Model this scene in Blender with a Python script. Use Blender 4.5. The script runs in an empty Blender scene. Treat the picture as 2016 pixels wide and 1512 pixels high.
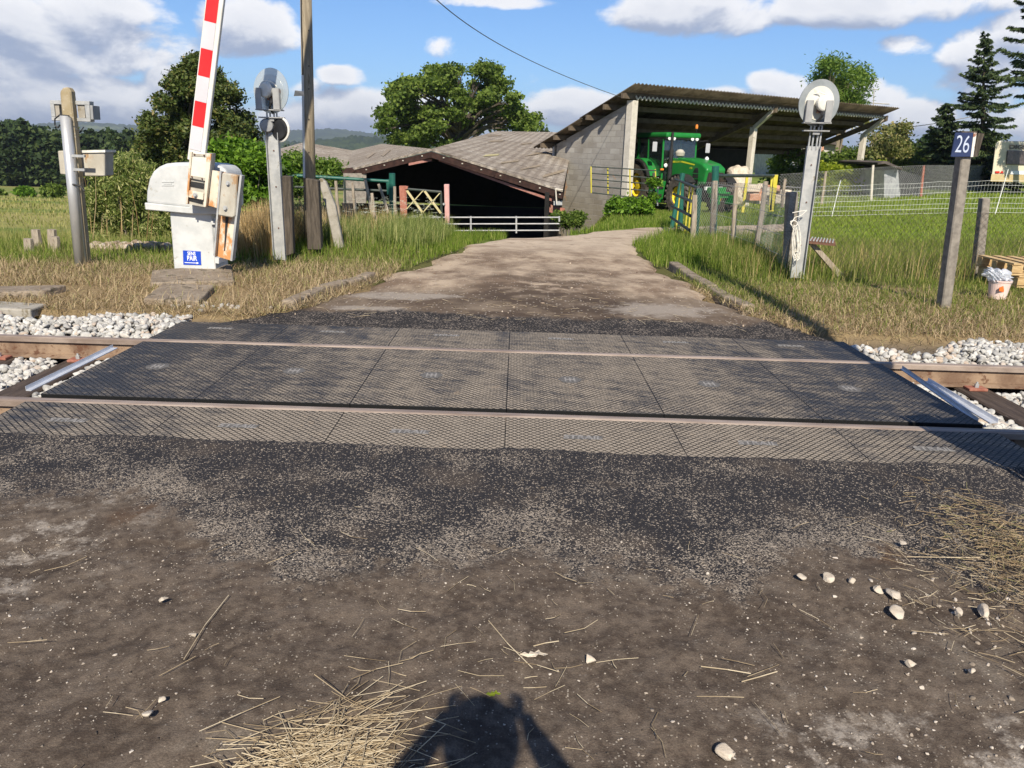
import bpy, bmesh, math, random
import numpy as np
from mathutils import Vector, Matrix
R = math.radians
SC = bpy.context.scene
COL = SC.collection
rng = np.random.default_rng(7)
random.seed(7)

# ------------------------------------------------------------------ camera, sky, sun, exposure
F, EYE, PITCH, ROLL = 1515.0, 1.5, R(17.0), R(1.5)
SUN_EL, SUN_AZ = R(39.5), R(178.4)          # azimuth of the sun measured from +Y towards +X
def ray(px, py):
    x, y = px - 1008.0, 756.0 - py
    c, s = math.cos(ROLL), math.sin(ROLL)
    x2, y2 = c*x - s*y, s*x + c*y
    return Vector((x2, F*math.cos(PITCH) + y2*math.sin(PITCH), -F*math.sin(PITCH) + y2*math.cos(PITCH)))
def G(px, py, z=0.0):
    d = ray(px, py); return Vector((0, 0, EYE)) + d*((z-EYE)/d.z)
def P(px, py, Y):
    d = ray(px, py); return Vector((0, 0, EYE)) + d*(Y/d.y)
cam = bpy.data.objects.new('camera', bpy.data.cameras.new('camera')); COL.objects.link(cam)
cam.data.sensor_width = 36; cam.data.lens = 36*F/2016; cam.data.clip_start = .02; cam.data.clip_end = 20000
ex = Vector((math.cos(ROLL), math.sin(ROLL)*math.sin(PITCH), math.sin(ROLL)*math.cos(PITCH)))
fw = Vector((0, math.cos(PITCH), -math.sin(PITCH)))
up = ex.cross(fw)
mw = Matrix((ex, up, -fw)).transposed().to_4x4(); mw.translation = (0, 0, EYE)
cam.matrix_world = mw
SC.camera = cam
SC.view_settings.view_transform = 'Standard'; SC.view_settings.look = 'None'
SC.view_settings.exposure = 0.50; SC.view_settings.gamma = 1
SC.cycles.volume_bounces = 0
SC.cycles.transparent_max_bounces = 12
sl = bpy.data.lights.new('sun', 'SUN'); sl.energy = 4.9; sl.angle = R(.53); sl.color = (1, .915, .77)
sun = bpy.data.objects.new('sun', sl); COL.objects.link(sun); sun.location = (3, -8, 30)
sd = Vector((math.sin(SUN_AZ)*math.cos(SUN_EL), math.cos(SUN_AZ)*math.cos(SUN_EL), math.sin(SUN_EL)))
sun.rotation_euler = sd.to_track_quat('Z', 'Y').to_euler()

# ------------------------------------------------------------------ node helper
class N:
    def __init__(s, nt): s.nt = nt; s.nt.nodes.clear()
    def n(s, t, _a=None, **k):
        x = s.nt.nodes.new(t)
        for a, v in (_a or {}).items(): setattr(x, a, v)
        for a, v in k.items():
            i = x.inputs[int(a[1:])] if a[0] == 'i' and a[1:].isdigit() else x.inputs[a.replace('_', ' ')]
            s.put(i, v)
        return x
    def put(s, i, v):
        if isinstance(v, bpy.types.NodeSocket): s.nt.links.new(v, i)
        elif isinstance(v, bpy.types.Node): s.nt.links.new(v.outputs[0], i)
        else:
            if i.type == 'RGBA' and hasattr(v, '__len__') and len(v) == 3: v = (*v, 1)
            i.default_value = v
    def m(s, op, a, b=0.0, c=None, clamp=False):
        x = s.n('ShaderNodeMath', {'operation': op, 'use_clamp': clamp}, i0=a, i1=b)
        if c is not None: s.put(x.inputs[2], c)
        return x.outputs[0]
    def vm(s, op, a, b=(0, 0, 0)):
        return s.n('ShaderNodeVectorMath', {'operation': op}, i0=a, i1=b).outputs[0]
    def mix(s, f, a, b, bl='MIX'):
        x = s.n('ShaderNodeMix', {'data_type': 'RGBA', 'blend_type': bl})
        s.put(x.inputs[0], f); s.put(x.inputs[6], a); s.put(x.inputs[7], b); return x.outputs[2]
    def noise(s, v, sc, det=3, rough=.55, dist=0.0, out=0):
        return s.n('ShaderNodeTexNoise', Vector=v, Scale=sc, Detail=det, Roughness=rough, Distortion=dist).outputs[out]
    def voro(s, v, sc, feat='F1', out=0, rand=1.0):
        x = s.n('ShaderNodeTexVoronoi', {'feature': feat}, Vector=v, Scale=sc, Randomness=rand); return x.outputs[out]
    def ss(s, v, a, b, c=0.0, d=1.0):       # smooth ramp
        x = s.n('ShaderNodeMapRange', {'interpolation_type': 'SMOOTHSTEP'}, Value=v); 
        for i, q in zip((1, 2, 3, 4), (a, b, c, d)): s.put(x.inputs[i], q)
        return x.outputs[0]
    def xyz(s, v):
        x = s.n('ShaderNodeSeparateXYZ', i0=v); return x.outputs
    def comb(s, x, y, z): return s.n('ShaderNodeCombineXYZ', i0=x, i1=y, i2=z).outputs[0]
    def ramp(s, f, stops):
        x = s.n('ShaderNodeValToRGB', Fac=f); e = x.color_ramp.elements
        while len(e) < len(stops): e.new(.5)
        for k, (p, c) in zip(e, stops): k.position = p; k.color = (*c, 1)
        return x.outputs[0]
    def obj(s): return s.n('ShaderNodeTexCoord').outputs['Object']
    def out(s, col, rough=.8, metal=0.0, h=None, bstr=.3, bdist=.01, spec=.3, **k):
        b = s.n('ShaderNodeBsdfPrincipled', Base_Color=col, Roughness=rough, Metallic=metal)
        b.inputs['Specular IOR Level'].default_value = spec
        for a, v in k.items(): s.put(b.inputs[a.replace('_', ' ')], v)
        if h is not None:
            bp = s.n('ShaderNodeBump', Strength=bstr, Distance=bdist, Height=h); s.put(b.inputs['Normal'], bp.outputs[0])
        o = s.n('ShaderNodeOutputMaterial', Surface=b.outputs[0]); return b
MATS = {}
def newmat(name):
    m = bpy.data.materials.new(name); m.use_nodes = True; MATS[name] = m; return m, N(m.node_tree)
def pm(name, c1, c2=None, sc=6, rough=.8, metal=0.0, c3=None, c3sc=3, c3t=.6, bump=.25, bsc=60, bd=.004, spec=.3, str_=(1, 1, 1), lo=.35, hi=.65):
    m, n = newmat(name); v = n.obj()
    v = n.n('ShaderNodeMapping', Vector=v, Scale=str_).outputs[0]
    col = c1
    if c2: col = n.mix(n.ss(n.noise(v, sc, 5, .62), lo, hi), c1, c2)
    if c3: col = n.mix(n.ss(n.noise(v, c3sc, 6, .7), c3t, c3t+.08), col, c3)
    n.out(col, rough, metal, n.noise(v, bsc, 4, .6), bump, bd, spec); return m
# ------------------------------------------------------------------ world
w = bpy.data.worlds.new('World'); SC.world = w; w.use_nodes = True
n = N(w.node_tree)
sky = n.n('ShaderNodeTexSky', {'sky_type': 'NISHITA', 'sun_disc': False, 'sun_elevation': SUN_EL, 'sun_rotation': SUN_AZ,
    'altitude': 300, 'air_density': 1.0, 'dust_density': .25, 'ozone_density': 2.5})
D = n.n('ShaderNodeTexCoord').outputs['Generated']
dx, dy, dz = n.xyz(D)
AZ = n.m('ARCTAN2', dx, dy); EL = n.m('ARCSINE', dz)
def azel(px, py):
    d = ray(px, py).normalized(); return math.atan2(d.x, d.y), math.asin(d.z)
# (px, py, rx, ry, weight, greyness): puffs seen in the photograph, then banks along the rest of the sky
CL = [(90, 55, 230, 75, 1.0), (215, 105, 120, 45, .9), (30, 125, 120, 40, .8), (255, 30, 90, 40, .8), (482, 48, 92, 52, 1.0), (672, 150, 48, 20, .8), (690, 215, 110, 42, 1.0), (600, 175, 50, 25, .6),
      (868, 95, 38, 24, .62), (1140, 215, 125, 42, 1.0), (980, 4, 110, 14, .7), (1375, 22, 190, 42, 1.0), (1740, 14, 290, 32, 1.0), (1535, 178, 62, 38, 1.0), (1425, 190, 60, 20, .9),
      (1785, 90, 45, 20, .55), (1720, 190, 60, 28, .8), (1800, 235, 80, 35, 1.0), (1950, 130, 85, 70, 1.0), (1985, 60, 60, 40, .9), (150, 200, 260, 50, .92), (330, 150, 60, 26, .8), (60, 170, 90, 22, .8)]
def density(az, el, full=True):
    q = n.comb(n.m('MULTIPLY', az, 1.0), n.m('MULTIPLY', el, 1.7), 0.0)
    fld = None
    for (px, py, rx, ry, wt) in CL:
        a, e = azel(px, py)
        u = n.m('MULTIPLY', n.m('SUBTRACT', az, a), F/rx*.93); v = n.m('MULTIPLY', n.m('SUBTRACT', el, e), F/ry*.9)
        d = n.m('MULTIPLY', n.m('SUBTRACT', 1.0, n.m('ADD', n.m('MULTIPLY', u, u), n.m('MULTIPLY', v, v))), wt)
        fld = d if fld is None else n.m('MAXIMUM', fld, d)
    gen = n.ss(n.noise(q, 3.1, 3, .5), .47, .66, -1.0, .8)     # clouds where the photograph does not look
    out = n.m('MAXIMUM', n.ss(el, .36, .5), n.ss(n.m('ABSOLUTE', az), .62, .8))
    fld = n.m('MAXIMUM', fld, n.m('ADD', n.m('MULTIPLY', out, 2.0), n.m('SUBTRACT', gen, 2.0)))
    low = n.m('SUBTRACT', .62, n.m('MULTIPLY', n.m('ABSOLUTE', n.m('SUBTRACT', el, .035)), 16.0))
    fld = n.m('MAXIMUM', fld, low)
    fld = n.m('MAXIMUM', fld, -.8)
    return n.m('ADD', fld, n.m('MULTIPLY', n.m('SUBTRACT', n.noise(q, 9, 9, .60, .25), .5), 2.7)), q
d0, q = density(AZ, EL)
d1, _ = density(n.m('ADD', AZ, .006), n.m('ADD', EL, .020))
cov = n.ss(d0, .12, .62)
lit = n.ss(n.m('SUBTRACT', d0, d1), -.42, .50)
thick = n.ss(d0, .3, 1.5)
ccol = n.mix(lit, (.27, .32, .44), (.80, .79, .79))
ccol = n.mix(n.m('MULTIPLY', thick, .35), ccol, (.30, .345, .44))
ccol = n.mix(n.ss(EL, .10, .30), ccol, n.mix(.5, ccol, (.30, .34, .44)))
skyc = n.vm('MULTIPLY', sky.outputs[0], (.044, .063, .088))
hz = n.mix(n.ss(EL, 0.0, .30, .30, .0), skyc, (.30, .46, .74))
fin = n.mix(n.m('MULTIPLY', cov, .95), hz, ccol)
fin = n.mix(n.ss(EL, -.05, 0.0), (.16, .18, .14), fin)
bg = n.n('ShaderNodeBackground', Color=fin, Strength=1.0)
n.n('ShaderNodeOutputWorld', Surface=bg.outputs[0])

# ------------------------------------------------------------------ mesh helpers
def frame(d):
    d = Vector(d).normalized(); a = Vector((0, 0, 1)) if abs(d.z) < .9 else Vector((1, 0, 0))
    x = a.cross(d).normalized(); return x, d.cross(x).normalized()
class MB:
    def __init__(s): s.v = []; s.f = []
    def add(s, v, f):
        o = len(s.v); s.v += [Vector(p) for p in v]; s.f += [tuple(i+o for i in q) for q in f]; return s
    def box(s, c, d, rot=None, rz=0.0, taper=1.0):
        c = Vector(c); M = rot if rot is not None else Matrix.Rotation(rz, 3, 'Z')
        v = []
        for z in (-.5, .5):
            t = taper if z > 0 else 1
            for x, y in ((-.5, -.5), (.5, -.5), (.5, .5), (-.5, .5)): v.append(c + M @ Vector((x*d[0]*t, y*d[1]*t, z*d[2])))
        return s.add(v, [(3, 2, 1, 0), (4, 5, 6, 7), (0, 1, 5, 4), (1, 2, 6, 5), (2, 3, 7, 6), (3, 0, 4, 7)])
    def prism(s, pts, ext):
        pts = [Vector(p) for p in pts]; ext = Vector(ext); k = len(pts)
        f = [tuple(range(k)), tuple(range(2*k-1, k-1, -1))] + [(i, i+k, (i+1) % k+k, (i+1) % k) for i in range(k)]
        return s.add(pts + [p+ext for p in pts], f)
    def pp(s, poly, Y, th):                   # outline with its own distance, size and thickness
        return s.prism([P(x, y, Y) for x, y in poly], (0, th, 0))
    def tube(s, a, b, r0, r1=None, k=8, cap=True):
        a, b = Vector(a), Vector(b); r1 = r0 if r1 is None else r1; x, y = frame(b-a)
        c = [(math.cos(2*math.pi*i/k), math.sin(2*math.pi*i/k)) for i in range(k)]
        v = [a + (x*p+y*q)*r0 for p, q in c] + [b + (x*p+y*q)*r1 for p, q in c]
        f = [(i, (i+1) % k, (i+1) % k+k, i+k) for i in range(k)]
        if cap: f += [tuple(range(k-1, -1, -1)), tuple(range(k, 2*k))]
        return s.add(v, f)
    def path(s, pts, r, k=6):
        pts = [Vector(p) for p in pts]
        for a, b in zip(pts, pts[1:]): s.tube(a, b, r, r, k)
        return s
    def lathe(s, o, ax, prof, k=24):
        o = Vector(o); ax = Vector(ax).normalized(); x, y = frame(ax); v = []; f = []
        for r, h in prof:
            for i in range(k):
                t = 2*math.pi*i/k; v.append(o + ax*h + (x*math.cos(t)+y*math.sin(t))*max(r, 1e-4))
        for j in range(len(prof)-1):
            for i in range(k): f.append((j*k+i, j*k+(i+1) % k, (j+1)*k+(i+1) % k, (j+1)*k+i))
        f += [tuple(range(k-1, -1, -1)), tuple(range((len(prof)-1)*k, len(prof)*k))]
        return s.add(v, f)
ORG = {}
def tag(o, label=None, cat=None, group=None, kind=None):
    if label: o['label'] = label
    if cat: o['category'] = cat
    if group: o['group'] = group
    if kind: o['kind'] = kind
    return o
def thing(name, loc, label, cat, group=None, rz=0.0, sc=1.0):
    o = bpy.data.objects.new(name, None); COL.objects.link(o); o.empty_display_size = .2
    o.location = loc; o.rotation_euler = (0, 0, rz); o.scale = (sc, sc, sc); ORG[o.name] = Vector(loc)
    return tag(o, label, cat, group)
def finish(me, mat, smooth):
    me.materials.append(MATS[mat] if isinstance(mat, str) else mat)
    if smooth: me.polygons.foreach_set('use_smooth', [True]*len(me.polygons))
def part(name, mb, mat, parent=None, local=False, org=None, smooth=False, bevel=0.0, label=None, cat=None, group=None, kind=None, seg=1):
    if parent is not None:
        o0 = Vector((0, 0, 0)) if local else ORG[parent.name]
    elif org is not None: o0 = Vector(org)
    else:
        xs = [p.x for p in mb.v]; ys = [p.y for p in mb.v]; zs = [p.z for p in mb.v]
        o0 = Vector(((min(xs)+max(xs))/2, (min(ys)+max(ys))/2, min(zs)))
    me = bpy.data.meshes.new(name); me.from_pydata([tuple(p-o0) for p in mb.v], [], mb.f)
    bm = bmesh.new(); bm.from_mesh(me); bmesh.ops.recalc_face_normals(bm, faces=bm.faces); bm.to_mesh(me); bm.free()
    finish(me, mat, smooth)
    o = bpy.data.objects.new(name, me); COL.objects.link(o)
    if parent is not None: o.parent = parent
    else: o.location = o0
    ORG[o.name] = o0
    if smooth == 'auto': pass
    if bevel:
        b = o.modifiers.new('bevel', 'BEVEL'); b.width = bevel; b.segments = seg; b.limit_method = 'ANGLE'; b.angle_limit = R(35)
    return tag(o, label, cat, group, kind)
def np_mesh(name, V, Fs, mat, parent=None, org=None, smooth=False, **k):
    """V (n,3) array, Fs (m,k) array of equal sized faces"""
    V = np.asarray(V, dtype=np.float32); Fs = np.asarray(Fs, dtype=np.int32)
    o0 = ORG[parent.name] if parent is not None else Vector(org if org is not None else (0, 0, 0))
    V = V - np.array(tuple(o0), dtype=np.float32)
    me = bpy.data.meshes.new(name); me.vertices.add(len(V)); me.vertices.foreach_set('co', V.ravel())
    me.loops.add(Fs.size); me.loops.foreach_set('vertex_index', Fs.ravel())
    me.polygons.add(len(Fs)); me.polygons.foreach_set('loop_start', np.arange(0, Fs.size, Fs.shape[1], dtype=np.int32))
    me.polygons.foreach_set('loop_total', np.full(len(Fs), Fs.shape[1], dtype=np.int32))
    me.update(calc_edges=True); finish(me, mat, smooth)
    o = bpy.data.objects.new(name, me); COL.objects.link(o)
    if parent is not None: o.parent = parent
    else: o.location = o0
    ORG[o.name] = o0
    return tag(o, **k)
def dup(root, loc=None, rz=None, label=None, parent=None):
    c = root.copy(); COL.objects.link(c)
    if parent is not None: c.parent = parent
    if loc is not None: c.location = loc
    if rz is not None: c.rotation_euler = (0, 0, rz)
    if label: c['label'] = label
    for ch in list(root.children): dup(ch, parent=c)
    return c
def text_mb(txt, size, o, x, y, depth=.002, bold=0.0, align='CENTER', sx=1.0):
    """letters as a solid mesh: origin o, baseline direction x, up direction y"""
    cu = bpy.data.curves.new('t', 'FONT'); cu.body = txt; cu.size = size; cu.align_x = align; cu.align_y = 'CENTER'; cu.offset = bold
    ob = bpy.data.objects.new('t', cu); COL.objects.link(ob)
    dg = bpy.context.evaluated_depsgraph_get(); me = bpy.data.meshes.new_from_object(ob.evaluated_get(dg))
    x, y = Vector(x).normalized(), Vector(y).normalized(); nn = x.cross(y)
    bm = bmesh.new(); bm.from_mesh(me)
    r = bmesh.ops.extrude_face_region(bm, geom=bm.faces[:])
    for v in r['geom']:
        if isinstance(v, bmesh.types.BMVert): v.co.z += depth
    mb = MB(); bm.verts.index_update()
    mb.add([Vector(o) + x*v.co.x*sx + y*v.co.y + nn*v.co.z for v in bm.verts], [tuple(v.index for v in f.verts) for f in bm.faces])
    bm.free(); bpy.data.objects.remove(ob); bpy.data.meshes.remove(me)
    return mb

# ------------------------------------------------------------------ terrain
def sm(x, a, b):
    t = np.clip((np.asarray(x, dtype=float)-a)/(b-a), 0, 1); return t*t*(3-2*t)
def track(x): return 5.04 - .02*np.asarray(x, dtype=float)      # centre line of the track
def hgt(x, y, road=False):
    x = np.asarray(x, dtype=float); y = np.asarray(y, dtype=float)
    z = -.03*np.clip(y-9, 0, 19)*(1-sm(x, 8, 17))               # road and yard fall gently to the shed
    lf = sm(-x, 4.2, 9)                                          # meadow on the left falls away
    z = z - lf*(.050*np.clip(y-11, 0, 140))
    z = z - lf*.004*np.clip(y-150, 0, 2000) - (1-lf)*.02*np.clip(y-60, 0, 1200)
    bx = np.interp(y, [15, 17, 20, 25, 31], [-.6, .5, 1.7, 2.2, 3.0]); pit = sm(y, 15.2, 19.5)*(1-sm(x, bx-.6, bx+.9))*(1-sm(-x, 9, 13))*(1-sm(y, 52, 60))
    z = z - 1.35*pit
    z = z - .03*sm(-y, 2, 30)*0
    if not road:
        bank = sm(y, 10.0, 12)*(1-sm(y, 14.8, 16.2))*sm(-x, .95, 1.7)*(1-sm(-x, 3.3, 4.6))
        z = z + .16*bank
        rb = sm(y, 10.3, 12)*(1-sm(y, 16, 18))*sm(x, 2.2, 3.0)*(1-sm(x, 3.8, 5))
        z = z + .10*rb
        v = y - track(x)
        z = z - .34*sm(v, -1.52, -1.38)*(1-sm(v, 1.42, 1.75))
    return z
def H(x, y, road=False): return float(hgt(x, y, road))
def grid(xs, ys, fz):
    X, Y = np.meshgrid(xs, ys, indexing='ij'); Z = fz(X, Y)
    V = np.stack([X.ravel(), Y.ravel(), Z.ravel()], 1); nx, ny = len(xs), len(ys)
    i = np.arange(nx-1)[:, None]*ny + np.arange(ny-1)[None]
    return V, np.stack([i, i+ny, i+ny+1, i+1], -1).reshape(-1, 4)
def vnoise(x, y, s, seed=0):
    g_ = np.random.default_rng(seed).random((256, 256)); u, v = x*s+1000, y*s+1000; i, j = np.floor(u).astype(int), np.floor(v).astype(int)
    fu, fv = u-i, v-j; fu = fu*fu*(3-2*fu); fv = fv*fv*(3-2*fv); a = g_[i % 256, j % 256]; b = g_[(i+1) % 256, j % 256]; c = g_[i % 256, (j+1) % 256]; d = g_[(i+1) % 256, (j+1) % 256]
    return (a+(b-a)*fu)*(1-fv) + (c+(d-c)*fu)*fv - .5
def snoise(x, y, s, seed=0):
    r = np.random.default_rng(seed); z = 0*x
    for k in range(6):
        a = r.uniform(0, 6.28); f = s*r.uniform(.5, 1.8); z = z + np.sin((x*math.cos(a)+y*math.sin(a))*f + r.uniform(0, 6.28))
    return z/6
# ------------------------------------------------------------------ materials
def near_ground():
    m, n = newmat('near_road'); v = n.obj(); x, y, z = n.xyz(v)
    big = n.noise(v, 1.3, 4, .6); med = n.noise(v, 5, 5, .6); fine = n.noise(v, 60, 4, .7); ff = n.noise(v, 190, 2, .6)
    dirt = n.mix(n.ss(n.m('ADD', n.m('MULTIPLY', med, .35), n.m('MULTIPLY', n.noise(v, 30, 6, .8), .65)), .40, .60), (.068, .050, .038), (.180, .140, .106))
    dirt = n.mix(n.ss(n.noise(v, 2.2, 6, .65), .56, .68), dirt, (.20, .165, .13))
    dirt = n.mix(n.ss(n.noise(v, 1.1, 3, .6, .4), .62, .72), dirt, (.115, .068, .040))
    dirt = n.mix(n.m('MULTIPLY', n.ss(n.m('ADD', fine, ff), .75, 1.15), .8), dirt, n.mix(.5, dirt, (.02, .016, .012)))
    # small pale grit
    vw = n.vm('ADD', v, n.vm('MULTIPLY', n.noise(v, 90, 2, .6, 0, 1), (.010, .010, .0)))
    vc = n.n('ShaderNodeTexVoronoi', Vector=vw, Scale=120.0); cr = n.xyz(vc.outputs['Color'])[0]
    grit = n.m('MULTIPLY', n.ss(vc.outputs[0], .40, .25), n.m('GREATER_THAN', cr, n.ss(n.noise(v, 3.5, 5, .65), .35, .7, .97, .72)))
    dirt = n.mix(grit, dirt, n.mix(n.xyz(vc.outputs['Color'])[1], (.17, .14, .11), (.36, .31, .25)))
    pale = n.m('MULTIPLY', n.ss(n.noise(v, 7, 5, .7), .5, .62), n.m('MAXIMUM', n.m('MULTIPLY', n.ss(x, -1.2, -1.9), n.ss(y, 2.0, 2.4)), n.m('MULTIPLY', n.ss(n.m('ADD', x, n.m('MULTIPLY', big, .5)), .75, 1.1), n.ss(y, 2.0, 1.7))))
    dirt = n.mix(n.m('MULTIPLY', pale, n.ss(n.noise(v, 34, 5, .75), .36, .62, .15, .85)), dirt, n.mix(fine, (.26, .22, .18), (.44, .39, .33)))
    # fresh dark asphalt feathering out towards the viewer
    edge = n.m('ADD', n.m('ADD', 2.62, n.m('MULTIPLY', n.m('SUBTRACT', n.noise(n.vm('MULTIPLY', v, (1, .4, 1)), 1.5, 4, .6), .5), 1.3)), n.ss(x, -1.0, -2.0, 0.0, .42))
    asp = n.ss(n.m('ADD', n.m('SUBTRACT', y, edge), n.m('MULTIPLY', n.m('SUBTRACT', n.noise(v, 14, 5, .75), .5), .9)), -.12, .14)
    vc2 = n.n('ShaderNodeTexVoronoi', Vector=vw, Scale=190.0); cr2 = n.xyz(vc2.outputs['Color'])[0]
    wear = n.m('ADD', n.m('MULTIPLY', n.ss(n.m('SUBTRACT', y, edge), .75, .02), .50), n.m('MULTIPLY', n.m('SUBTRACT', n.noise(v, 2.6, 6, .68), .5), 3.4))
    dens = n.ss(wear, -.15, 1.0, .88, .30)
    chip = n.m('GREATER_THAN', cr2, dens)
    stone = n.mix(n.xyz(vc2.outputs['Color'])[1], (.10, .083, .066), (.40, .335, .265))
    ac = n.mix(fine, (.016, .015, .017), (.045, .041, .041))
    ac = n.mix(n.ss(n.noise(v, 2.0, 4, .6), .52, .7), ac, (.07, .056, .046))
    ac = n.mix(chip, ac, stone)
    ac = n.mix(n.m('MULTIPLY', n.ss(n.noise(v, 1.7, 5, .6, .6), .60, .70), .75), ac, (.085, .066, .050))
    col = n.mix(asp, dirt, ac)
    h = n.m('ADD', n.m('ADD', n.m('MULTIPLY', med, .9), n.m('MULTIPLY', fine, .5)), n.m('ADD', n.m('MULTIPLY', ff, .25), n.m('MULTIPLY', n.m('MULTIPLY', vc2.outputs[0], asp), -.5)))
    n.out(col, n.mix(asp, (.95,)*3, (.78,)*3), 0, h, 1.0, .0075, .15)
near_ground()
def far_road():
    m, n = newmat('far_road'); v = n.obj(); x, y, z = n.xyz(v)
    fine = n.noise(v, 40, 5, .7); med = n.noise(n.vm('MULTIPLY', v, (1, .55, 1)), 1.7, 6, .65)
    col = n.mix(n.ss(med, .36, .62), (.20, .142, .098), (.46, .36, .26))
    mid = n.m('MULTIPLY', n.ss(n.m('ABSOLUTE', n.m('SUBTRACT', x, .35)), 1.25, .5), n.ss(y, 11.5, 8.6))
    col = n.mix(n.m('MULTIPLY', mid, n.ss(n.noise(v, 2.6, 5, .6), .38, .58)), col, (.115, .082, .058))
    col = n.mix(n.m('MULTIPLY', n.ss(y, 11.5, 14.6), .8), col, n.mix(n.noise(v, 3, 5, .6), (.38, .30, .22), (.62, .51, .39)))
    col = n.mix(n.ss(n.noise(v, 3.8, 6, .7), .52, .66, 0, .5), col, (.12, .085, .058)) if 1 else col
    dk = n.m('MULTIPLY', n.ss(n.noise(n.vm('MULTIPLY', v, (.5, 1.6, 1)), 1.6, 4, .6), .56, .66), n.ss(y, 10.5, 12.5))
    col = n.mix(n.m('MULTIPLY', dk, .6), col, (.22, .15, .10))
    # asphalt strip along the panels and its ragged fringe
    v2 = n.m('ADD', y, n.m('MULTIPLY', x, .02))
    e = n.m('ADD', 7.05, n.m('MULTIPLY', n.m('SUBTRACT', n.noise(n.vm('MULTIPLY', v, (1, .3, 1)), 1.2, 5, .65), .5), 1.1))
    a = n.ss(n.m('SUBTRACT', e, v2), -.10, .05)
    ac = n.mix(fine, (.018, .017, .018), (.052, .047, .044))
    vc = n.n('ShaderNodeTexVoronoi', Vector=v, Scale=110.0); chip = n.m('GREATER_THAN', n.xyz(vc.outputs['Color'])[0], n.ss(n.noise(v, 4, 4, .6), .3, .7, .98, .72))
    ac = n.mix(chip, ac, (.24, .20, .165))
    col = n.mix(n.ss(n.m('SUBTRACT', 8.5, v2), -.3, .6, 0, .62), col, (.060, .044, .034))
    # pale worn concrete patches
    for cx, cy, rx, ry in ((-1.15, 7.98, .62, .26), (1.42, 7.55, .60, .42), (-1.4, 7.25, .4, .14)):
        ux = n.m('DIVIDE', n.m('SUBTRACT', x, cx), rx); uy = n.m('DIVIDE', n.m('SUBTRACT', y, cy), ry)
        d = n.m('ADD', n.m('ADD', n.m('MULTIPLY', ux, ux), n.m('MULTIPLY', uy, uy)), n.m('MULTIPLY', n.m('SUBTRACT', n.noise(v, 3.2, 7, .75, .6), .5), 4.2))
        col = n.mix(n.m('MULTIPLY', n.ss(d, 1.1, .2), .75), col, n.mix(fine, (.24, .20, .165), (.44, .39, .33)))
    vc3 = n.n('ShaderNodeTexVoronoi', Vector=v, Scale=30.0)
    g = n.m('MULTIPLY', n.ss(vc3.outputs[0], .34, .26), n.m('GREATER_THAN', n.xyz(vc3.outputs['Color'])[0], .84))
    col = n.mix(g, col, (.44, .38, .31))
    col = n.mix(a, col, ac)
    n.out(col, .92, 0, n.m('ADD', fine, n.m('MULTIPLY', med, 1.5)), 1.0, .012, .1)
far_road()
def soil():
    m, n = newmat('soil'); v = n.obj(); x, y, z = n.xyz(v)
    med = n.noise(v, .9, 6, .65); fine = n.noise(v, 14, 5, .7); far = n.noise(v, .05, 4, .6)
    hay = n.mix(fine, (.14, .10, .055), (.34, .25, .13))
    gr = n.mix(fine, (.06, .055, .022), (.15, .15, .05))
    verge = n.mix(n.ss(n.m('ADD', med, n.ss(y, 7.5, 11, -.22, .25)), .42, .60), hay, gr)
    right = n.mix(n.ss(n.noise(v, .7, 5, .6), .35, .65), (.11, .17, .025), (.20, .26, .045))
    right = n.mix(n.m('MULTIPLY', fine, .3), right, (.22, .20, .08))
    lf = n.ss(x, -5, -8)
    # left meadow: mown bands of straw colour and green that lie along the slope
    band = n.noise(n.vm('MULTIPLY', v, (.35, 1, 1)), .12, 3, .5, .5)
    mead = n.mix(n.ss(band, .42, .60), (.15, .19, .045), (.30, .27, .095))
    mead = n.mix(n.ss(n.noise(v, .5, 5, .7), .45, .75, 0, .5), mead, (.07, .11, .028))
    mead = n.mix(n.m('MULTIPLY', n.ss(n.m('ABSOLUTE', n.m('SUBTRACT', y, 30)), 4, 2), .7), mead, (.33, .28, .11))
    fld = n.mix(lf, right, mead)
    col = n.mix(n.ss(y, 12, 16), verge, fld)
    wood = n.mix(n.noise(v, .12, 5, .7), (.02, .035, .012), (.06, .09, .025))
    col = n.mix(n.ss(y, 190, 260), col, n.mix(n.ss(n.noise(v, .006, 4, .6), .48, .56), wood, (.12, .16, .05)))
    tr = n.m('ABSOLUTE', n.m('ADD', n.m('SUBTRACT', y, 5.04), n.m('MULTIPLY', x, .02)))
    col = n.mix(n.ss(tr, 1.75, 1.6), col, n.mix(fine, (.05, .042, .035), (.12, .10, .085)))
    pit = n.m('MULTIPLY', n.m('MULTIPLY', n.ss(z, -.9, -1.25), n.ss(x, -10, -8)), n.ss(y, 50, 45))
    col = n.mix(pit, col, (.07, .055, .04))
    n.out(col, .95, 0, n.m('ADD', n.m('MULTIPLY', fine, 1.0), med), .8, .025, .1)
soil()
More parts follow.
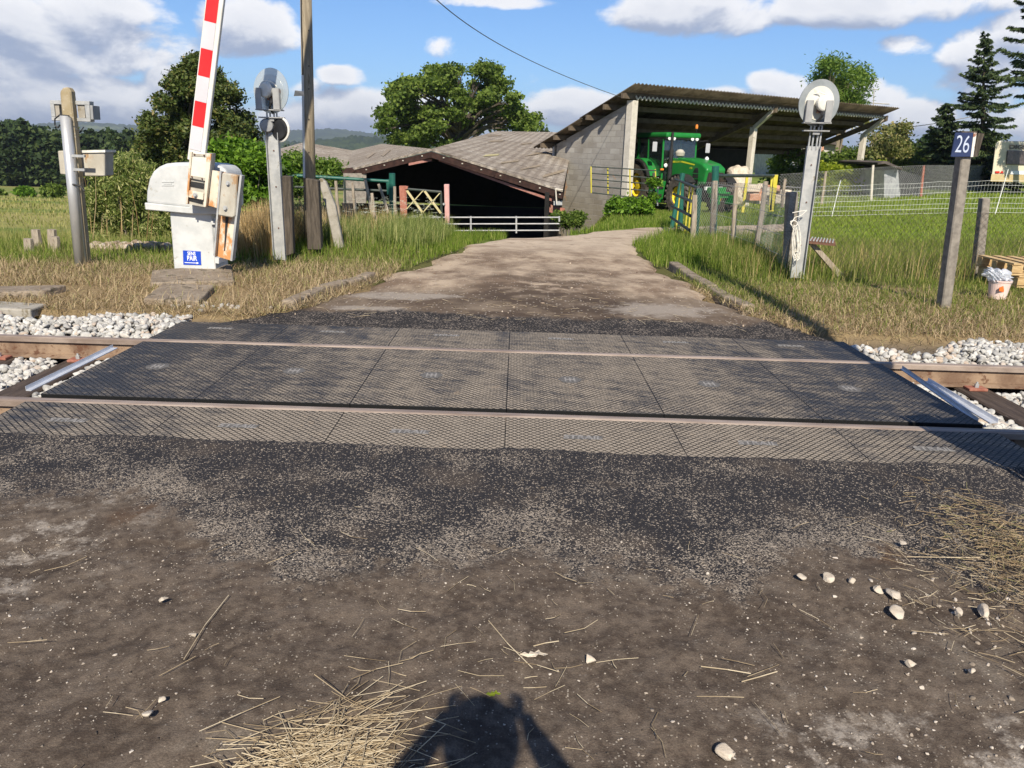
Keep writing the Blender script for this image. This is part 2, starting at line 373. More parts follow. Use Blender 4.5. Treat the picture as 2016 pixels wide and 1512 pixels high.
def panel(name, dusty):
    m, n = newmat(name); v = n.obj(); x, y, z = n.xyz(v)
    wv = n.n('ShaderNodeTexCoord').outputs['Object']
    geo = n.n('ShaderNodeNewGeometry').outputs['Position']; gx, gy, gz = n.xyz(geo)
    a = n.m('MULTIPLY', n.m('ADD', gx, gy), 1/.043); b = n.m('MULTIPLY', n.m('SUBTRACT', gx, gy), 1/.043)
    fa = n.m('ABSOLUTE', n.m('SUBTRACT', n.m('FRACT', a), .5)); fb = n.m('ABSOLUTE', n.m('SUBTRACT', n.m('FRACT', b), .5))
    ln = n.m('MAXIMUM', n.ss(fa, .37, .43), n.ss(fb, .37, .43))
    sw = n.noise(n.vm('MULTIPLY', geo, (1.5, .45, 1)), 1.9, 6, .66, .3)
    st = n.noise(n.vm('ADD', n.vm('MULTIPLY', geo, (2.2, 9, 1)), n.comb(n.m('MULTIPLY', gy, -4), n.m('MULTIPLY', gx, 3.0), 0)), 1.3, 5, .7)
    fine = n.noise(geo, 55, 4, .7)
    cen = n.ss(n.m('ABSOLUTE', n.m('SUBTRACT', gx, .1)), 2.8, .6, -.10, .10)
    d = n.m('ADD', n.m('ADD', n.m('MULTIPLY', sw, .62), n.m('MULTIPLY', st, .75)), n.m('ADD', n.m('MULTIPLY', fine, .42), n.m('ADD', cen, dusty)))
    nz_ = n.ss(n.xyz(n.n('ShaderNodeNewGeometry').outputs['True Normal'])[2], .4, .9)
    ln = n.m('MULTIPLY', ln, nz_); d = n.m('SUBTRACT', d, n.m('MULTIPLY', n.m('SUBTRACT', 1.0, nz_), .6)); dust = n.ss(d, .72, 1.10)
    dc = n.mix(fine, (.16, .13, .10), (.42, .355, .28))
    col = n.mix(dust, (.040, .039, .040), dc)
    col = n.mix(n.m('MULTIPLY', n.ss(n.noise(geo, 6.5, 4, .6), .64, .72), .55), col, (.38, .29, .20))
    col = n.mix(nz_, (.010, .010, .010), col)  # upright faces painted near black for the shade in the rail groove
    dp = n.m('MULTIPLY', ln, n.ss(n.noise(geo, 9, 3, .6), .75, .45, .5, 1.0))
    col = n.mix(dp, col, (.006, .006, .006))
    n.out(col, n.mix(dust, (.5,)*3, (.95,)*3), 0, n.m('ADD', n.m('MULTIPLY', ln, -1.0), n.m('MULTIPLY', fine, .25)), .8, .006, .3)
panel('rubber', 0.0); panel('rubber_dusty', .13)
pm('rubber_black', (.010, .010, .010), (.02, .02, .02), rough=.6)
pm('strail_logo', (.20, .19, .18), (.30, .28, .26), sc=30, rough=.8)
pm('logo_plate', (.085, .08, .075), (.15, .14, .13), sc=40, rough=.8)
pm('rail_top', (.22, .165, .13), (.40, .32, .26), sc=4, rough=.5, metal=.2, str_=(.5, 6, 1), bump=.1)
pm('rail_rust', (.16, .10, .065), (.30, .21, .14), sc=5, rough=.85, c3=(.12, .06, .035), c3sc=9, c3t=.55, bump=.4)
pm('sleeper_wood', (.045, .032, .025), (.085, .062, .048), sc=5, rough=.8, bump=.6, bsc=25, str_=(8, 1, 1), c3=(.15, .12, .10), c3sc=8, c3t=.62)
pm('red_rust', (.25, .09, .06), (.36, .16, .11), sc=14)
pm('alu_strip', (.70, .72, .76), (.6, .62, .66), sc=8, rough=.42, metal=.45, bump=.05)
pm('concrete', (.27, .245, .20), (.36, .33, .28), sc=9, c3=(.17, .14, .09), c3sc=6, c3t=.58, bump=.6, bsc=50)
pm('concrete_lichen', (.30, .24, .14), (.36, .30, .20), sc=9, c3=(.62, .60, .52), c3sc=22, c3t=.62, bump=.7, bsc=45)
pm('concrete_dark', (.17, .15, .125), (.27, .24, .20), sc=12, c3=(.42, .39, .34), c3sc=26, c3t=.64, bump=.7, bsc=45)
pm('slab_brown', (.20, .155, .11), (.29, .235, .175), sc=6, c3=(.10, .08, .05), c3sc=7, c3t=.56, bump=1, bsc=22, bd=.02)
pm('galv', (.34, .345, .34), (.46, .46, .445), sc=7, rough=.55, metal=.3, c3=(.26, .235, .19), c3sc=7, c3t=.60, bump=.08)
pm('galv_bright', (.48, .48, .47), (.60, .59, .57), sc=6, rough=.4, metal=.5, bump=.05, str_=(1, 1, .3))
pm('white_paint', (.46, .47, .46), (.56, .56, .545), sc=5, rough=.5, c3=(.36, .35, .31), c3sc=8, c3t=.60, bump=.12, bsc=30)
pm('white_grime', (.58, .56, .50), (.70, .68, .62), sc=8, rough=.6, c3=(.40, .26, .14), c3sc=5, c3t=.63, bump=.12)
pm('cream_plate', (.60, .57, .46), (.68, .65, .55), sc=5, rough=.5, c3=(.45, .38, .3), c3sc=40, c3t=.72)
pm('rust_plate', (.56, .49, .38), (.66, .60, .50), sc=5, rough=.7, c3=(.50, .24, .09), c3sc=3.2, c3t=.50, bump=.2, str_=(1, 1, .45))
pm('weight_grey', (.36, .33, .27), (.46, .43, .36), sc=7, rough=.75, c3=(.34, .22, .12), c3sc=5, c3t=.60, bump=.3, str_=(1, 1, .5))
pm('dark_rust', (.10, .05, .035), (.17, .085, .055), sc=8)
pm('reflect_white', (.52, .50, .52), (.56, .54, .56), sc=3, rough=.5, bump=.02)
pm('reflect_red', (.60, .012, .016), (.66, .02, .022), sc=3, rough=.45, bump=.02)
pm('arm_edge', (.66, .65, .61), (.60, .58, .52), sc=6, rough=.5)
pm('sign_blue', (.012, .055, .42), (.016, .065, .46), sc=4, rough=.45, bump=.02)
pm('sign_white', (.80, .80, .80), None, rough=.5, bump=.02)
pm('km_navy', (.020, .032, .085), (.030, .044, .11), sc=5, rough=.4, bump=.03)
pm('km_digits', (.42, .47, .58), (.50, .55, .66), sc=20, rough=.5, bump=.03)
pm('peeling_white', (.62, .59, .53), (.70, .67, .62), sc=6, c3=(.25, .10, .05), c3sc=9, c3t=.56, rough=.7)
pm('disc_grey', (.22, .24, .245), (.30, .32, .325), sc=4, rough=.5, c3=(.38, .40, .40), c3sc=4, c3t=.58, bump=.05)
pm('disc_cream', (.60, .58, .50), (.68, .66, .60), sc=5, rough=.5, c3=(.5, .44, .34), c3sc=7, c3t=.6, bump=.05)
pm('bracket_grey', (.24, .24, .24), (.32, .32, .31), sc=8, rough=.6)
pm('black_metal', (.015, .015, .016), (.03, .03, .03), sc=8, rough=.5)
pm('pole_wood', (.19, .155, .105), (.30, .25, .175), sc=5, rough=.9, bump=1, bsc=20, bd=.01, str_=(7, 7, .5), c3=(.13, .10, .06), c3sc=5, c3t=.58)
pm('post_wood', (.26, .21, .155), (.40, .34, .265), sc=6, rough=.9, bump=1, bsc=20, bd=.01, str_=(5, 5, .6), c3=(.15, .11, .08), c3sc=5, c3t=.58)
pm('old_wood_dark', (.055, .045, .035), (.11, .09, .07), sc=6, rough=.9, bump=1, bsc=20, bd=.01, str_=(5, 5, .6))
pm('pallet_wood', (.42, .28, .13), (.58, .42, .22), sc=5, rough=.85, str_=(1, 6, 6), bump=.4)
pm('green_paint', (.012, .085, .062), (.018, .11, .082), sc=6, rough=.45, bump=.05, c3=(.06, .10, .08), c3sc=8, c3t=.62)
pm('gate_dark', (.025, .04, .034), (.06, .065, .055), sc=8, rough=.55)
pm('yellow_paint', (.50, .42, .04), (.58, .50, .08), sc=6, rough=.5, c3=(.45, .36, .10), c3sc=9, c3t=.62)
pm('cream_yellow', (.46, .40, .20), (.56, .48, .28), sc=6, rough=.6, c3=(.36, .22, .10), c3sc=9, c3t=.6)
pm('red_post', (.30, .105, .07), (.40, .17, .12), sc=8, rough=.7, c3=(.5, .42, .36), c3sc=14, c3t=.66)
pm('pink_post', (.52, .28, .25), (.60, .36, .33), sc=7, rough=.7, c3=(.34, .15, .13), c3sc=9, c3t=.6)
pm('gate_white', (.34, .34, .34), (.44, .43, .42), sc=9, rough=.5, c3=(.32, .28, .24), c3sc=9, c3t=.62)
pm('barn_beam', (.026, .012, .009), (.052, .025, .018), sc=7, rough=.8)
pm('barn_pink', (.30, .13, .10), (.38, .19, .15), sc=7, rough=.8)
pm('dark_inside', (.012, .011, .010), (.020, .018, .016), sc=3, rough=.95)  # near black, puts the shade of the interiors into the colour
pm('shed_beam', (.09, .068, .046), (.14, .108, .075), sc=5, rough=.9)
pm('shed_column', (.50, .46, .38), (.60, .55, .47), sc=6, rough=.9, c3=(.28, .24, .18), c3sc=7, c3t=.62, bump=.5)
pm('rope_white', (.60, .57, .50), (.70, .67, .6), sc=30, rough=.9)
pm('wire_dark', (.05, .045, .04), (.10, .07, .05), sc=9, rough=.7)
pm('wire_galv', (.30, .30, .29), (.40, .40, .38), sc=9, rough=.6, metal=.2)
pm('wire_white', (.70, .70, .66), (.80, .80, .76), sc=9, rough=.7)
pm('cable_grey', (.10, .10, .10), None, rough=.6)
pm('tractor_green', (.012, .165, .028), (.018, .20, .038), sc=3, rough=.38, bump=.02, spec=.4, c3=(.06, .12, .05), c3sc=3, c3t=.58)
pm('tractor_black', (.014, .014, .014), (.030, .028, .025), sc=6, rough=.55)
pm('tyre', (.050, .042, .036), (.11, .092, .075), sc=7, rough=.9, bump=.3)
pm('rim_yellow', (.62, .46, .012), (.70, .54, .02), sc=4, rough=.5, bump=.02, c3=(.30, .22, .08), c3sc=4, c3t=.56)
pm('stripe_yellow', (.62, .62, .04), None, rough=.4)
pm('lamp_glass', (.78, .78, .76), None, rough=.15, spec=.6)
pm('orange_lens', (.75, .22, .03), None, rough=.25, spec=.6)
pm('red_lens', (.55, .03, .02), None, rough=.3)
pm('mirror_grey', (.42, .42, .43), None, rough=.4)
pm('bucket_pink', (.70, .52, .46), (.76, .62, .56), sc=6, rough=.5, c3=(.55, .30, .2), c3sc=5, c3t=.62)
pm('orange_paint', (.72, .16, .03), None, rough=.5)
pm('caravan', (.56, .49, .36), (.64, .57, .44), sc=2.0, rough=.6, c3=(.34, .27, .19), c3sc=3.0, c3t=.60)
pm('caravan_low', (.44, .34, .17), (.50, .40, .22), sc=3, rough=.6)
pm('caravan_text', (.13, .11, .10), None, rough=.6)
pm('window_dark', (.045, .038, .04), (.09, .075, .075), sc=4, rough=.12, spec=.6)
pm('brick_red', (.42, .20, .12), (.55, .32, .22), sc=9, rough=.9)
pm('plaster', (.40, .38, .35), (.52, .50, .46), sc=3, rough=.9, c3=(.25, .23, .2), c3sc=2, c3t=.58)
pm('hut_wall', (.30, .31, .33), (.42, .43, .44), sc=2.5, rough=.8, c3=(.18, .18, .19), c3sc=2, c3t=.55)
pm('roof_dark', (.06, .05, .045), (.11, .09, .08), sc=4, rough=.9)
pm('bale', (.50, .42, .32), (.64, .56, .45), sc=9, rough=.9, bump=.8, bsc=14, bd=.03)
pm('skin', (.50, .30, .21), (.56, .35, .26), sc=9, rough=.55, bump=.05)
pm('cloth_blue', (.03, .05, .10), (.04, .06, .13), sc=9, rough=.9)
pm('cloth_grey', (.12, .12, .12), (.16, .16, .15), sc=9, rough=.9)
pm('hair_brown', (.05, .03, .02), (.08, .05, .03), sc=20, rough=.8)
pm('tarp', (.03, .03, .032), (.06, .06, .06), sc=4, rough=.7)
def island(name, stops, rough=.8, trans=0.0, nsc=None, bump=None, tcol=None, spec=.2):
    m, n = newmat(name); r = n.n('ShaderNodeNewGeometry').outputs['Random Per Island']
    col = n.ramp(r, stops)
    if nsc: col = n.mix(n.ss(n.noise(n.obj(), nsc, 4, .6), .35, .65, 0, .6), col, n.mix(.55, col, tcol or (.02, .03, .01)))
    if trans:
        a = n.n('ShaderNodeBsdfPrincipled', Base_Color=col, Roughness=rough); a.inputs['Specular IOR Level'].default_value = spec
        b = n.n('ShaderNodeBsdfTranslucent', Color=n.mix(1.0, col, (1.25, 1.45, .55), 'MULTIPLY'))
        x = n.n('ShaderNodeMixShader', i0=trans, i1=a.outputs[0], i2=b.outputs[0]); n.n('ShaderNodeOutputMaterial', Surface=x.outputs[0])
    else:
        n.out(col, rough, 0, n.noise(n.obj(), bump[0], 4, .6) if bump else None, bump[1] if bump else 0, .01, spec)
island('ballast_stone', [(0, (.30, .29, .27)), (.35, (.44, .43, .40)), (.8, (.58, .56, .52)), (.97, (.44, .35, .27))], bump=(60, .5), nsc=25, tcol=(.30, .28, .26))
island('pebble', [(0, (.16, .13, .10)), (.5, (.30, .25, .20)), (1, (.52, .46, .39))], bump=(90, .5))
island('crumb', [(0, (.045, .035, .028)), (.6, (.10, .08, .062)), (1, (.24, .20, .16))], bump=(90, .5))
island('rubble', [(0, (.20, .14, .10)), (.5, (.34, .26, .19)), (1, (.48, .40, .32))], bump=(30, .6))
island('rubble_pale', [(0, (.20, .16, .12)), (.5, (.36, .30, .24)), (1, (.55, .49, .42))], bump=(60, .5))
pm('stone_pale', (.38, .32, .25), (.54, .47, .38), sc=14, c3=(.40, .30, .21), c3sc=9, c3t=.60, bump=.8, bsc=60, bd=.006)
island('straw', [(0, (.22, .16, .095)), (.5, (.44, .345, .22)), (1, (.66, .56, .40))], trans=.12)
island('hay', [(0, (.14, .095, .055)), (.3, (.30, .215, .125)), (.75, (.50, .38, .235)), (1, (.27, .26, .10))], trans=.15)
island('hay_green', [(0, (.14, .16, .04)), (.45, (.25, .26, .075)), (.8, (.38, .34, .14)), (1, (.13, .19, .035))], trans=.25)
island('grass_green', [(0, (.065, .11, .013)), (.5, (.15, .225, .028)), (.8, (.24, .31, .05)), (1, (.40, .37, .14))], trans=.4)
island('grass_field', [(0, (.07, .11, .018)), (.5, (.17, .22, .038)), (.82, (.28, .28, .08)), (1, (.44, .37, .17))], trans=.35)
island('grass_lawn', [(0, (.12, .17, .018)), (.6, (.22, .29, .035)), (1, (.33, .37, .08))], trans=.4)
island('dry_stalk', [(0, (.28, .18, .08)), (.5, (.50, .35, .17)), (1, (.62, .48, .28))], trans=.2)
island('flower', [(0, (.62, .62, .54)), (1, (.80, .80, .74))], trans=.2)
island('leaf_oak', [(0, (.045, .078, .014)), (.5, (.110, .165, .028)), (1, (.21, .27, .055))], trans=.35, rough=.6)
island('leaf_dark', [(0, (.026, .042, .010)), (.5, (.062, .092, .020)), (.88, (.13, .15, .040)), (1, (.20, .16, .055))], trans=.18, rough=.5)
island('leaf_laurel', [(0, (.04, .085, .010)), (.5, (.10, .195, .018)), (1, (.20, .33, .035))], trans=.35, rough=.45)
island('leaf_shrub', [(0, (.06, .10, .02)), (.5, (.18, .22, .055)), (.85, (.32, .34, .12)), (1, (.50, .46, .22))], trans=.3, rough=.6)
island('leaf_light', [(0, (.05, .10, .015)), (.5, (.115, .19, .03)), (1, (.22, .30, .06))], trans=.4, rough=.5)
island('leaf_yellow', [(0, (.12, .17, .012)), (.5, (.24, .30, .022)), (1, (.40, .42, .05))], trans=.4, rough=.5)
island('leaf_sparse', [(0, (.08, .10, .03)), (.6, (.17, .18, .055)), (1, (.34, .28, .12))], trans=.3, rough=.6)
island('needle', [(0, (.014, .026, .012)), (.5, (.036, .062, .024)), (1, (.11, .145, .048))], trans=.12, rough=.6)
island('leaf_forest', [(0, (.014, .030, .010)), (.5, (.035, .062, .018)), (1, (.080, .110, .032))], trans=.15, rough=.7, nsc=.1)
def blocks():
    m, n = newmat('block_wall'); x, y, z = n.xyz(n.obj()); q = n.comb(x, z, 0.0)
    b = n.n('ShaderNodeTexBrick', {'offset': .5}, Vector=q, Scale=1.0, Mortar_Size=.012, Brick_Width=.5, Row_Height=.2, Color1=(0, 0, 0), Color2=(1, 1, 1), Mortar=(.5, .5, .5), Bias=0.0)
    b.inputs['Mortar Smooth'].default_value = .2
    c = n.ramp(b.outputs[0], [(0, (.27, .25, .225)), (.35, (.31, .29, .26)), (.7, (.34, .32, .285)), (1, (.38, .36, .325))])
    c = n.mix(n.ss(n.noise(q, .9, 6, .65), .4, .7, 0, .6), c, (.20, .175, .14))
    c = n.mix(n.m('GREATER_THAN', n.voro(q, 1.3, out=0), .93), c, (.40, .26, .17))
    c = n.mix(n.ss(z, .25, -.7, 0, .55), c, n.mix(n.noise(q, 6, 5, .7), (.16, .14, .10), (.30, .26, .19)))
    c = n.mix(b.outputs[1], c, n.mix(n.noise(q, 3, 3, .6), (.20, .185, .16), (.40, .37, .33)))
    n.out(c, .95, 0, n.m('ADD', n.m('MULTIPLY', b.outputs[1], -.7), n.m('MULTIPLY', n.noise(q, 25, 5, .7), .6)), .9, .02, .15)
blocks()
def barn_roof():
    m, n = newmat('barn_roof'); v = n.obj(); x, y, z = n.xyz(v)
    w1 = n.n('ShaderNodeTexWave', {'wave_type': 'BANDS', 'bands_direction': 'X'}, Vector=n.comb(n.m('ADD', x, n.m('MULTIPLY', y, -.10)), 0.0, 0.0), Scale=1.1, Distortion=.6, Detail=2.0).outputs[1]
    big = n.noise(v, .5, 6, .65); fine = n.noise(v, 7, 5, .75)
    c = n.mix(n.ss(big, .38, .62), (.38, .325, .265), (.52, .46, .385))
    c = n.mix(n.ss(fine, .42, .62), n.mix(.55, c, (.15, .12, .09)), c)
    c = n.mix(n.ss(n.noise(v, 3.0, 5, .7), .60, .70), c, (.22, .17, .12))
    row = n.m('ABSOLUTE', n.m('SUBTRACT', n.m('FRACT', n.m('MULTIPLY', n.m('ADD', n.m('ADD', y, n.m('MULTIPLY', x, .12)), n.m('MULTIPLY', n.noise(v, 1.2, 2, .5), .3)), .42)), .5))
    c = n.mix(n.ss(row, .465, .49, 0, .8), c, (.08, .065, .05))
    c = n.mix(n.m('MULTIPLY', n.ss(w1, .6, .2), .35), c, (.13, .10, .08))
    n.out(c, .95, 0, n.m('ADD', w1, n.m('MULTIPLY', fine, 1.2)), 1.0, .05, .1)
barn_roof()
pm('rooflight', (.25, .19, .12), (.33, .26, .17), sc=3, rough=.6)
pm('rooflight_yellow', (.46, .40, .19), None, rough=.6)
def sheet_mat():
    m, n = newmat('shed_sheet'); v = n.obj()
    c = n.mix(n.ss(n.noise(v, 1.5, 5, .7), .38, .62), (.075, .058, .040), (.14, .112, .078))
    n.out(c, .95, 0, n.noise(v, 20, 3, .6), .4, .01, .1)
sheet_mat()
def clear(name, col, a, rough=.1):
    m, n = newmat(name)
    g = n.n('ShaderNodeBsdfGlossy', Color=(1, 1, 1), Roughness=rough); d = n.n('ShaderNodeBsdfDiffuse', Color=col); t = n.n('ShaderNodeBsdfTransparent', Color=(.9, .93, .93))
    s1 = n.n('ShaderNodeMixShader', i0=.25, i1=d.outputs[0], i2=g.outputs[0]); s2 = n.n('ShaderNodeMixShader', i0=a, i1=t.outputs[0], i2=s1.outputs[0])
    n.n('ShaderNodeOutputMaterial', Surface=s2.outputs[0])
clear('cab_glass', (.03, .04, .04), .30); clear('plastic_film', (.72, .74, .80), .55, .3); clear('disc_clear', (.45, .50, .53), .72, .25)
def hillm():
    m, n = newmat('hill_forest'); v = n.obj()
    c = n.mix(n.ss(n.noise(v, .02, 6, .7), .4, .6), (.018, .034, .012), (.06, .085, .025))
    c = n.mix(n.ss(n.noise(v, .0035, 4, .6), .58, .64), c, (.14, .17, .06))
    n.out(c, .95, 0, n.noise(v, .06, 5, .7), 1.0, 6.0, .05)
hillm()
# ------------------------------------------------------------------ setting: ground, roads, hills
def spaced(segs):
    o = []
    for a, b, d in segs: o += list(np.arange(a, b, d))
    return np.array(o)
def geo(a, b, k): return list(np.geomspace(a, b, k))
xs = np.array([-x for x in geo(40, 5000, 26)][::-1] + list(np.arange(-39, 39.1, .4)) + geo(40, 5000, 26))
ys = np.array(list(np.arange(-60, -6, 3)) + list(np.arange(-6, 3, .5)) + list(np.arange(3, 7.6, .09)) + list(np.arange(7.6, 45, .4)) + geo(45.5, 7000, 45))
def gz(X, Y):
    z = hgt(X, Y) + .015*snoise(X, Y, 2.3, 3)*(Y > 7) - .012
    r = (X > road_l(Y)) & (X < road_r(Y)) & (Y > 6.5) & (Y < 26)
    z = np.where(r, z-.12, z)
    z = np.where((np.abs(X) < 9.5) & (Y < 3.72), z-.08, z)
    return z
def road_l(Y): return np.interp(Y, [6.5, 7.3, 9.1, 11.3, 13.8, 14.8, 15.6, 16.5, 19, 20.6, 22, 24], [-2.6, -2.05, -1.6, -1.2, -.8, -.6, 0, 1.0, 2.5, 4.3, 6.6, 9])
def road_r(Y): return np.interp(Y, [6.5, 7.6, 8.9, 11, 14.5, 17, 20, 21.5, 24], [2.7, 2.35, 2.15, 2.05, 2.2, 3.6, 6.6, 7.6, 7.9])
V, Q = grid(xs, ys, gz)
np_mesh('ground', V, Q, 'soil', smooth=True, kind='structure')
# far road: a strip that follows its own edges
yy = np.concatenate([np.arange(6.45, 10, .12), np.arange(10, 24.1, .3)]); tt = np.linspace(0, 1, 41)
Vr = []
for y in yy:
    l, r = float(road_l(y)) + .10*math.sin(y*3.1)+.06*math.sin(y*7.7), float(road_r(y)) + .10*math.sin(y*2.7+1)+.07*math.sin(y*8.1)
    for t in tt:
        x = l+(r-l)*t; z = H(x, y, True) + .012*math.sin(x*2.2+y)*math.sin(y*1.7)
        e = min(t, 1-t); z -= .06*max(0, 1-e/.04)
        if y < 7.0: z = -.004
        Vr.append((x, y - .02*x*(y < 7.2), z))
i = np.arange(len(yy)-1)[:, None]*41 + np.arange(40)[None]
np_mesh('far_road', Vr, np.stack([i, i+1, i+42, i+41], -1).reshape(-1, 4), 'far_road', smooth=True, kind='structure')
# near road: dirt with the feathered asphalt apron
xn = np.concatenate([np.arange(-9, -2.9, .12), np.arange(-2.9, 2.95, .017), np.arange(2.95, 9, .12)]); yn = np.concatenate([np.arange(-8, .9, .4), np.arange(.9, 3.80, .017)])
def nz(X, Y):
    z = -.006 + .010*snoise(X, Y, 3.0, 11) + .006*snoise(X, Y, 9, 12) + .003*snoise(X, Y, 25, 13) + (.018*vnoise(X, Y, 4, 1) + .010*vnoise(X, Y, 11, 2) + .006*vnoise(X, Y, 27, 3) + .0045*vnoise(X, Y, 55, 4))*(1-.55*sm(Y, 2.5, 2.9)) - .012*np.exp(-((X+1.55-.1*Y)/.16)**2)*(Y < 2.7)
    e = sm(Y, 3.60, 3.70); return z*(1-sm(Y, 3.3, 3.62)) - .004 + .010*e*(1-sm(Y, 3.70, 3.76+.05*snoise(X, Y, 7, 14)+.03*snoise(X, Y, 31, 15)))
V, Q = grid(xn, yn, nz); V[:, 1] -= .02*V[:, 0]*sm(V[:, 1], 2.6, 3.6)
np_mesh('near_road', V, Q, 'near_road', smooth=True, kind='structure')
# hills
def ridge(name, D, dep, prof, amp, seed, z0):
    az = np.linspace(R(-62), R(62), 900); rr = np.linspace(-1, 1, 14)
    A, T = np.meshgrid(az, rr, indexing='ij'); Rr = D + dep*T
    X, Y = Rr*np.sin(A), Rr*np.cos(A)
    top = np.interp(np.degrees(A), *prof)
    r = np.random.default_rng(seed)
    Z = z0 + (top-z0)*np.cos(T*math.pi/2)**1.2 + amp*(r.random(A.shape)-.3)*np.cos(T*math.pi/2) + amp*2*snoise(A*D, T*300, .01, seed)
    V = np.stack([X.ravel(), Y.ravel(), Z.ravel()], 1); k = 14
    i = np.arange(899)[:, None]*k + np.arange(k-1)[None]
    np_mesh(name, V, np.stack([i, i+k, i+k+1, i+1], -1).reshape(-1, 4), 'hill_forest', kind='structure')
ridge('hills', 3600, 900, ([-62, -34, -30, -27, -20, -13, -9, -5, 0, 30, 62], [50, 38, 46, 52, 40, 58, 44, 38, 30, 40, 60]), 7, 1, -60)
ridge('hills', 1500, 420, ([-62, -30, -26, -15, -12, -8, 0, 30, 62], [0, -2, 2, -3, 8, 12, 0, 0, 5]), 7, 2, -40)
ridge('hills', 700, 220, ([-62, -30, -20, -14, -10, 0, 30, 62], [-9, -10, -9, -8, -6, -6, -5, -2]), 5, 3, -24)
def GT(px, py, road=False):
    d = ray(px, py); o = Vector((0, 0, EYE)); t0 = 0.002; t = t0
    while t < .3:
        p = o + d*t
        if p.z < H(p.x, p.y, road): break
        t *= 1.01
    a, b = t/1.01, t
    for _ in range(30):
        m_ = (a+b)/2; p = o + d*m_
        if p.z < H(p.x, p.y, road): b = m_
        else: a = m_
    return o + d*b
def TR(u, v, z=0.0): return Vector((u, 5.04 + v - .02*u, z))
def obox(mb, a, b, wv, dv):
    a, b, wv, dv = map(Vector, (a, b, wv, dv)); h = wv/2; g = dv/2
    return mb.prism([a-h-g, a+h-g, a+h+g, a-h+g], b-a)
# ------------------------------------------------------------------ crossing: rails, panels, sleepers, ballast
def rail(v, label):
    t = thing('rail', TR(0, v, -.16), label, 'rail', 'rails of the track')
    e = TR(40, v) - TR(-40, v); A = TR(-40, v)
    def pr(prof): return MB().prism([A + Vector((0, p, q)) for p, q in prof], e)
    part('rail_head', pr([(-.036, -.040), (.036, -.040), (.036, -.006), (.030, -.001), (.018, .002), (-.018, .002), (-.030, -.001), (-.036, -.006)]), 'rail_top', t)
    part('rail_web', pr([(-.009, -.140), (.009, -.140), (.009, -.041), (-.009, -.041)]), 'rail_rust', t)
    part('rail_foot', pr([(-.07, -.16), (.07, -.16), (.07, -.15), (.012, -.141), (-.012, -.141), (-.07, -.15)]), 'rail_rust', t)
rail(-.75, 'nearer steel rail, worn pale on top, running across the crossing')
rail(.75, 'farther steel rail of the track, beyond the wide middle rubber panels')
pos_words = ['leftmost', 'second from left', 'third from left', 'third from right', 'second from right', 'rightmost']
X0 = -2.88
def hexplate(c, s, kind):
    mb = MB()
    if kind == 'text':
        mb.prism([c+Vector((x*s, y*s*.42, 0)) for x, y in ((-1.08, -.62), (.9, -.62), (1.12, .62), (-.86, .62))], (0, 0, .0012))
    else:
        mb.prism([c+Vector((x*s, y*s, 0)) for x, y in ((-.55, 0), (-.3, -.5), (.3, -.5), (.55, 0), (.3, .5), (-.3, .5))], (0, 0, .0012))
    return mb
for i in range(6):
    for row, (v0, v1, kd, nm) in enumerate(((-1.31, -.79, 'near outer', 'row in front of the nearer rail'), (-.640, .700, 'inner', 'wide row between the two rails'), (.79, 1.42, 'far outer', 'narrow row beyond the farther rail'))):
        x0, x1 = X0 + .95*i + .001, X0 + .95*(i+1) - .001
        if row == 1: x0, x1 = x0 - .0, x1
        t = thing('crossing_mat', TR((x0+x1)/2, (v0+v1)/2, -.15), f'{pos_words[i]} black rubber crossing mat of the {nm}', 'crossing mat', 'rubber crossing mats')
        zt = -.003 if row != 0 else -.002
        mb = MB().prism([TR(x0, v0, -.15), TR(x1, v0, -.15), TR(x1, v1, -.15), TR(x0, v1, -.15)], (0, 0, .15+zt))
        part('mat_slab', mb, 'rubber_dusty' if row == 0 else 'rubber', t, bevel=.0025)
        c = TR((x0+x1)/2 - .05, -1.09 if row == 0 else (.02 if row == 1 else 1.2), zt+.0006)
        if row == 1:
            pl = part('maker_plate', hexplate(c, .15, 'hex'), 'logo_plate', t)
            m2 = MB()
            for k in (-.03, 0, .03): m2.box(c+Vector((k, 0, .0018)), (.012, .085, .0012))
            m2.box(c+Vector((0, .0, .0021)), (.07, .012, .0012)); part('emblem', m2, 'strail_logo', pl)
        else:
            pl = part('maker_plate', hexplate(c, .105, 'text'), 'logo_plate', t)
            part('lettering', text_mb('STRAIL', .075, c+Vector((0, 0, .0016)), (1, -.02, 0), (.10, 1, 0), .0012, bold=.002, sx=.92), 'strail_logo', pl)
mb = MB()
for i in range(6):
    x0, x1 = X0+.95*i+.004, X0+.95*(i+1)-.004
    mb.prism([TR(x0, -.645, -.14), TR(x1, -.645, -.14), TR(x1, -.715, -.14), TR(x0, -.715, -.14)], (0, 0, .06))
part('flangeway_strip', mb, 'rubber_black', label='black rubber flangeway strip in the groove beside the nearer rail', cat='rubber strip')
def strip(name, pts, w, z, lab, th=.006, mat='alu_strip'):
    a, b = pts; d = (b-a).normalized(); s = Vector((0, 0, 1)).cross(d)*w
    mb = MB().prism([a, b, b+s, a+s], (0, 0, th)); mb.prism([a+s, b+s, b+s+Vector((0, 0, .03)), a+s+Vector((0, 0, .03))], s*.06)
    return part(name, mb, mat, label=lab, cat='metal strip')
a = G(1812, 752, .004); b = G(1948, 834, -.06)
strip('deflector_strip', (a, b), .055, 0, 'loose shiny metal deflector strip lying askew at the right end of the panels')
strip('edge_strip', (G(1772, 727, -.002), G(1921, 832, -.012)), .012, 0, 'thin bright metal edging along the right end of the inner panels', mat='alu_strip')
strip('deflector_strip', (G(62, 770, -.045), G(232, 686, -.01)), .035, 0, 'shiny metal deflector strip at the left end of the panels')
sx_l, sx_r = G(100, 740, -.17).x, G(1950, 785, -.17).x
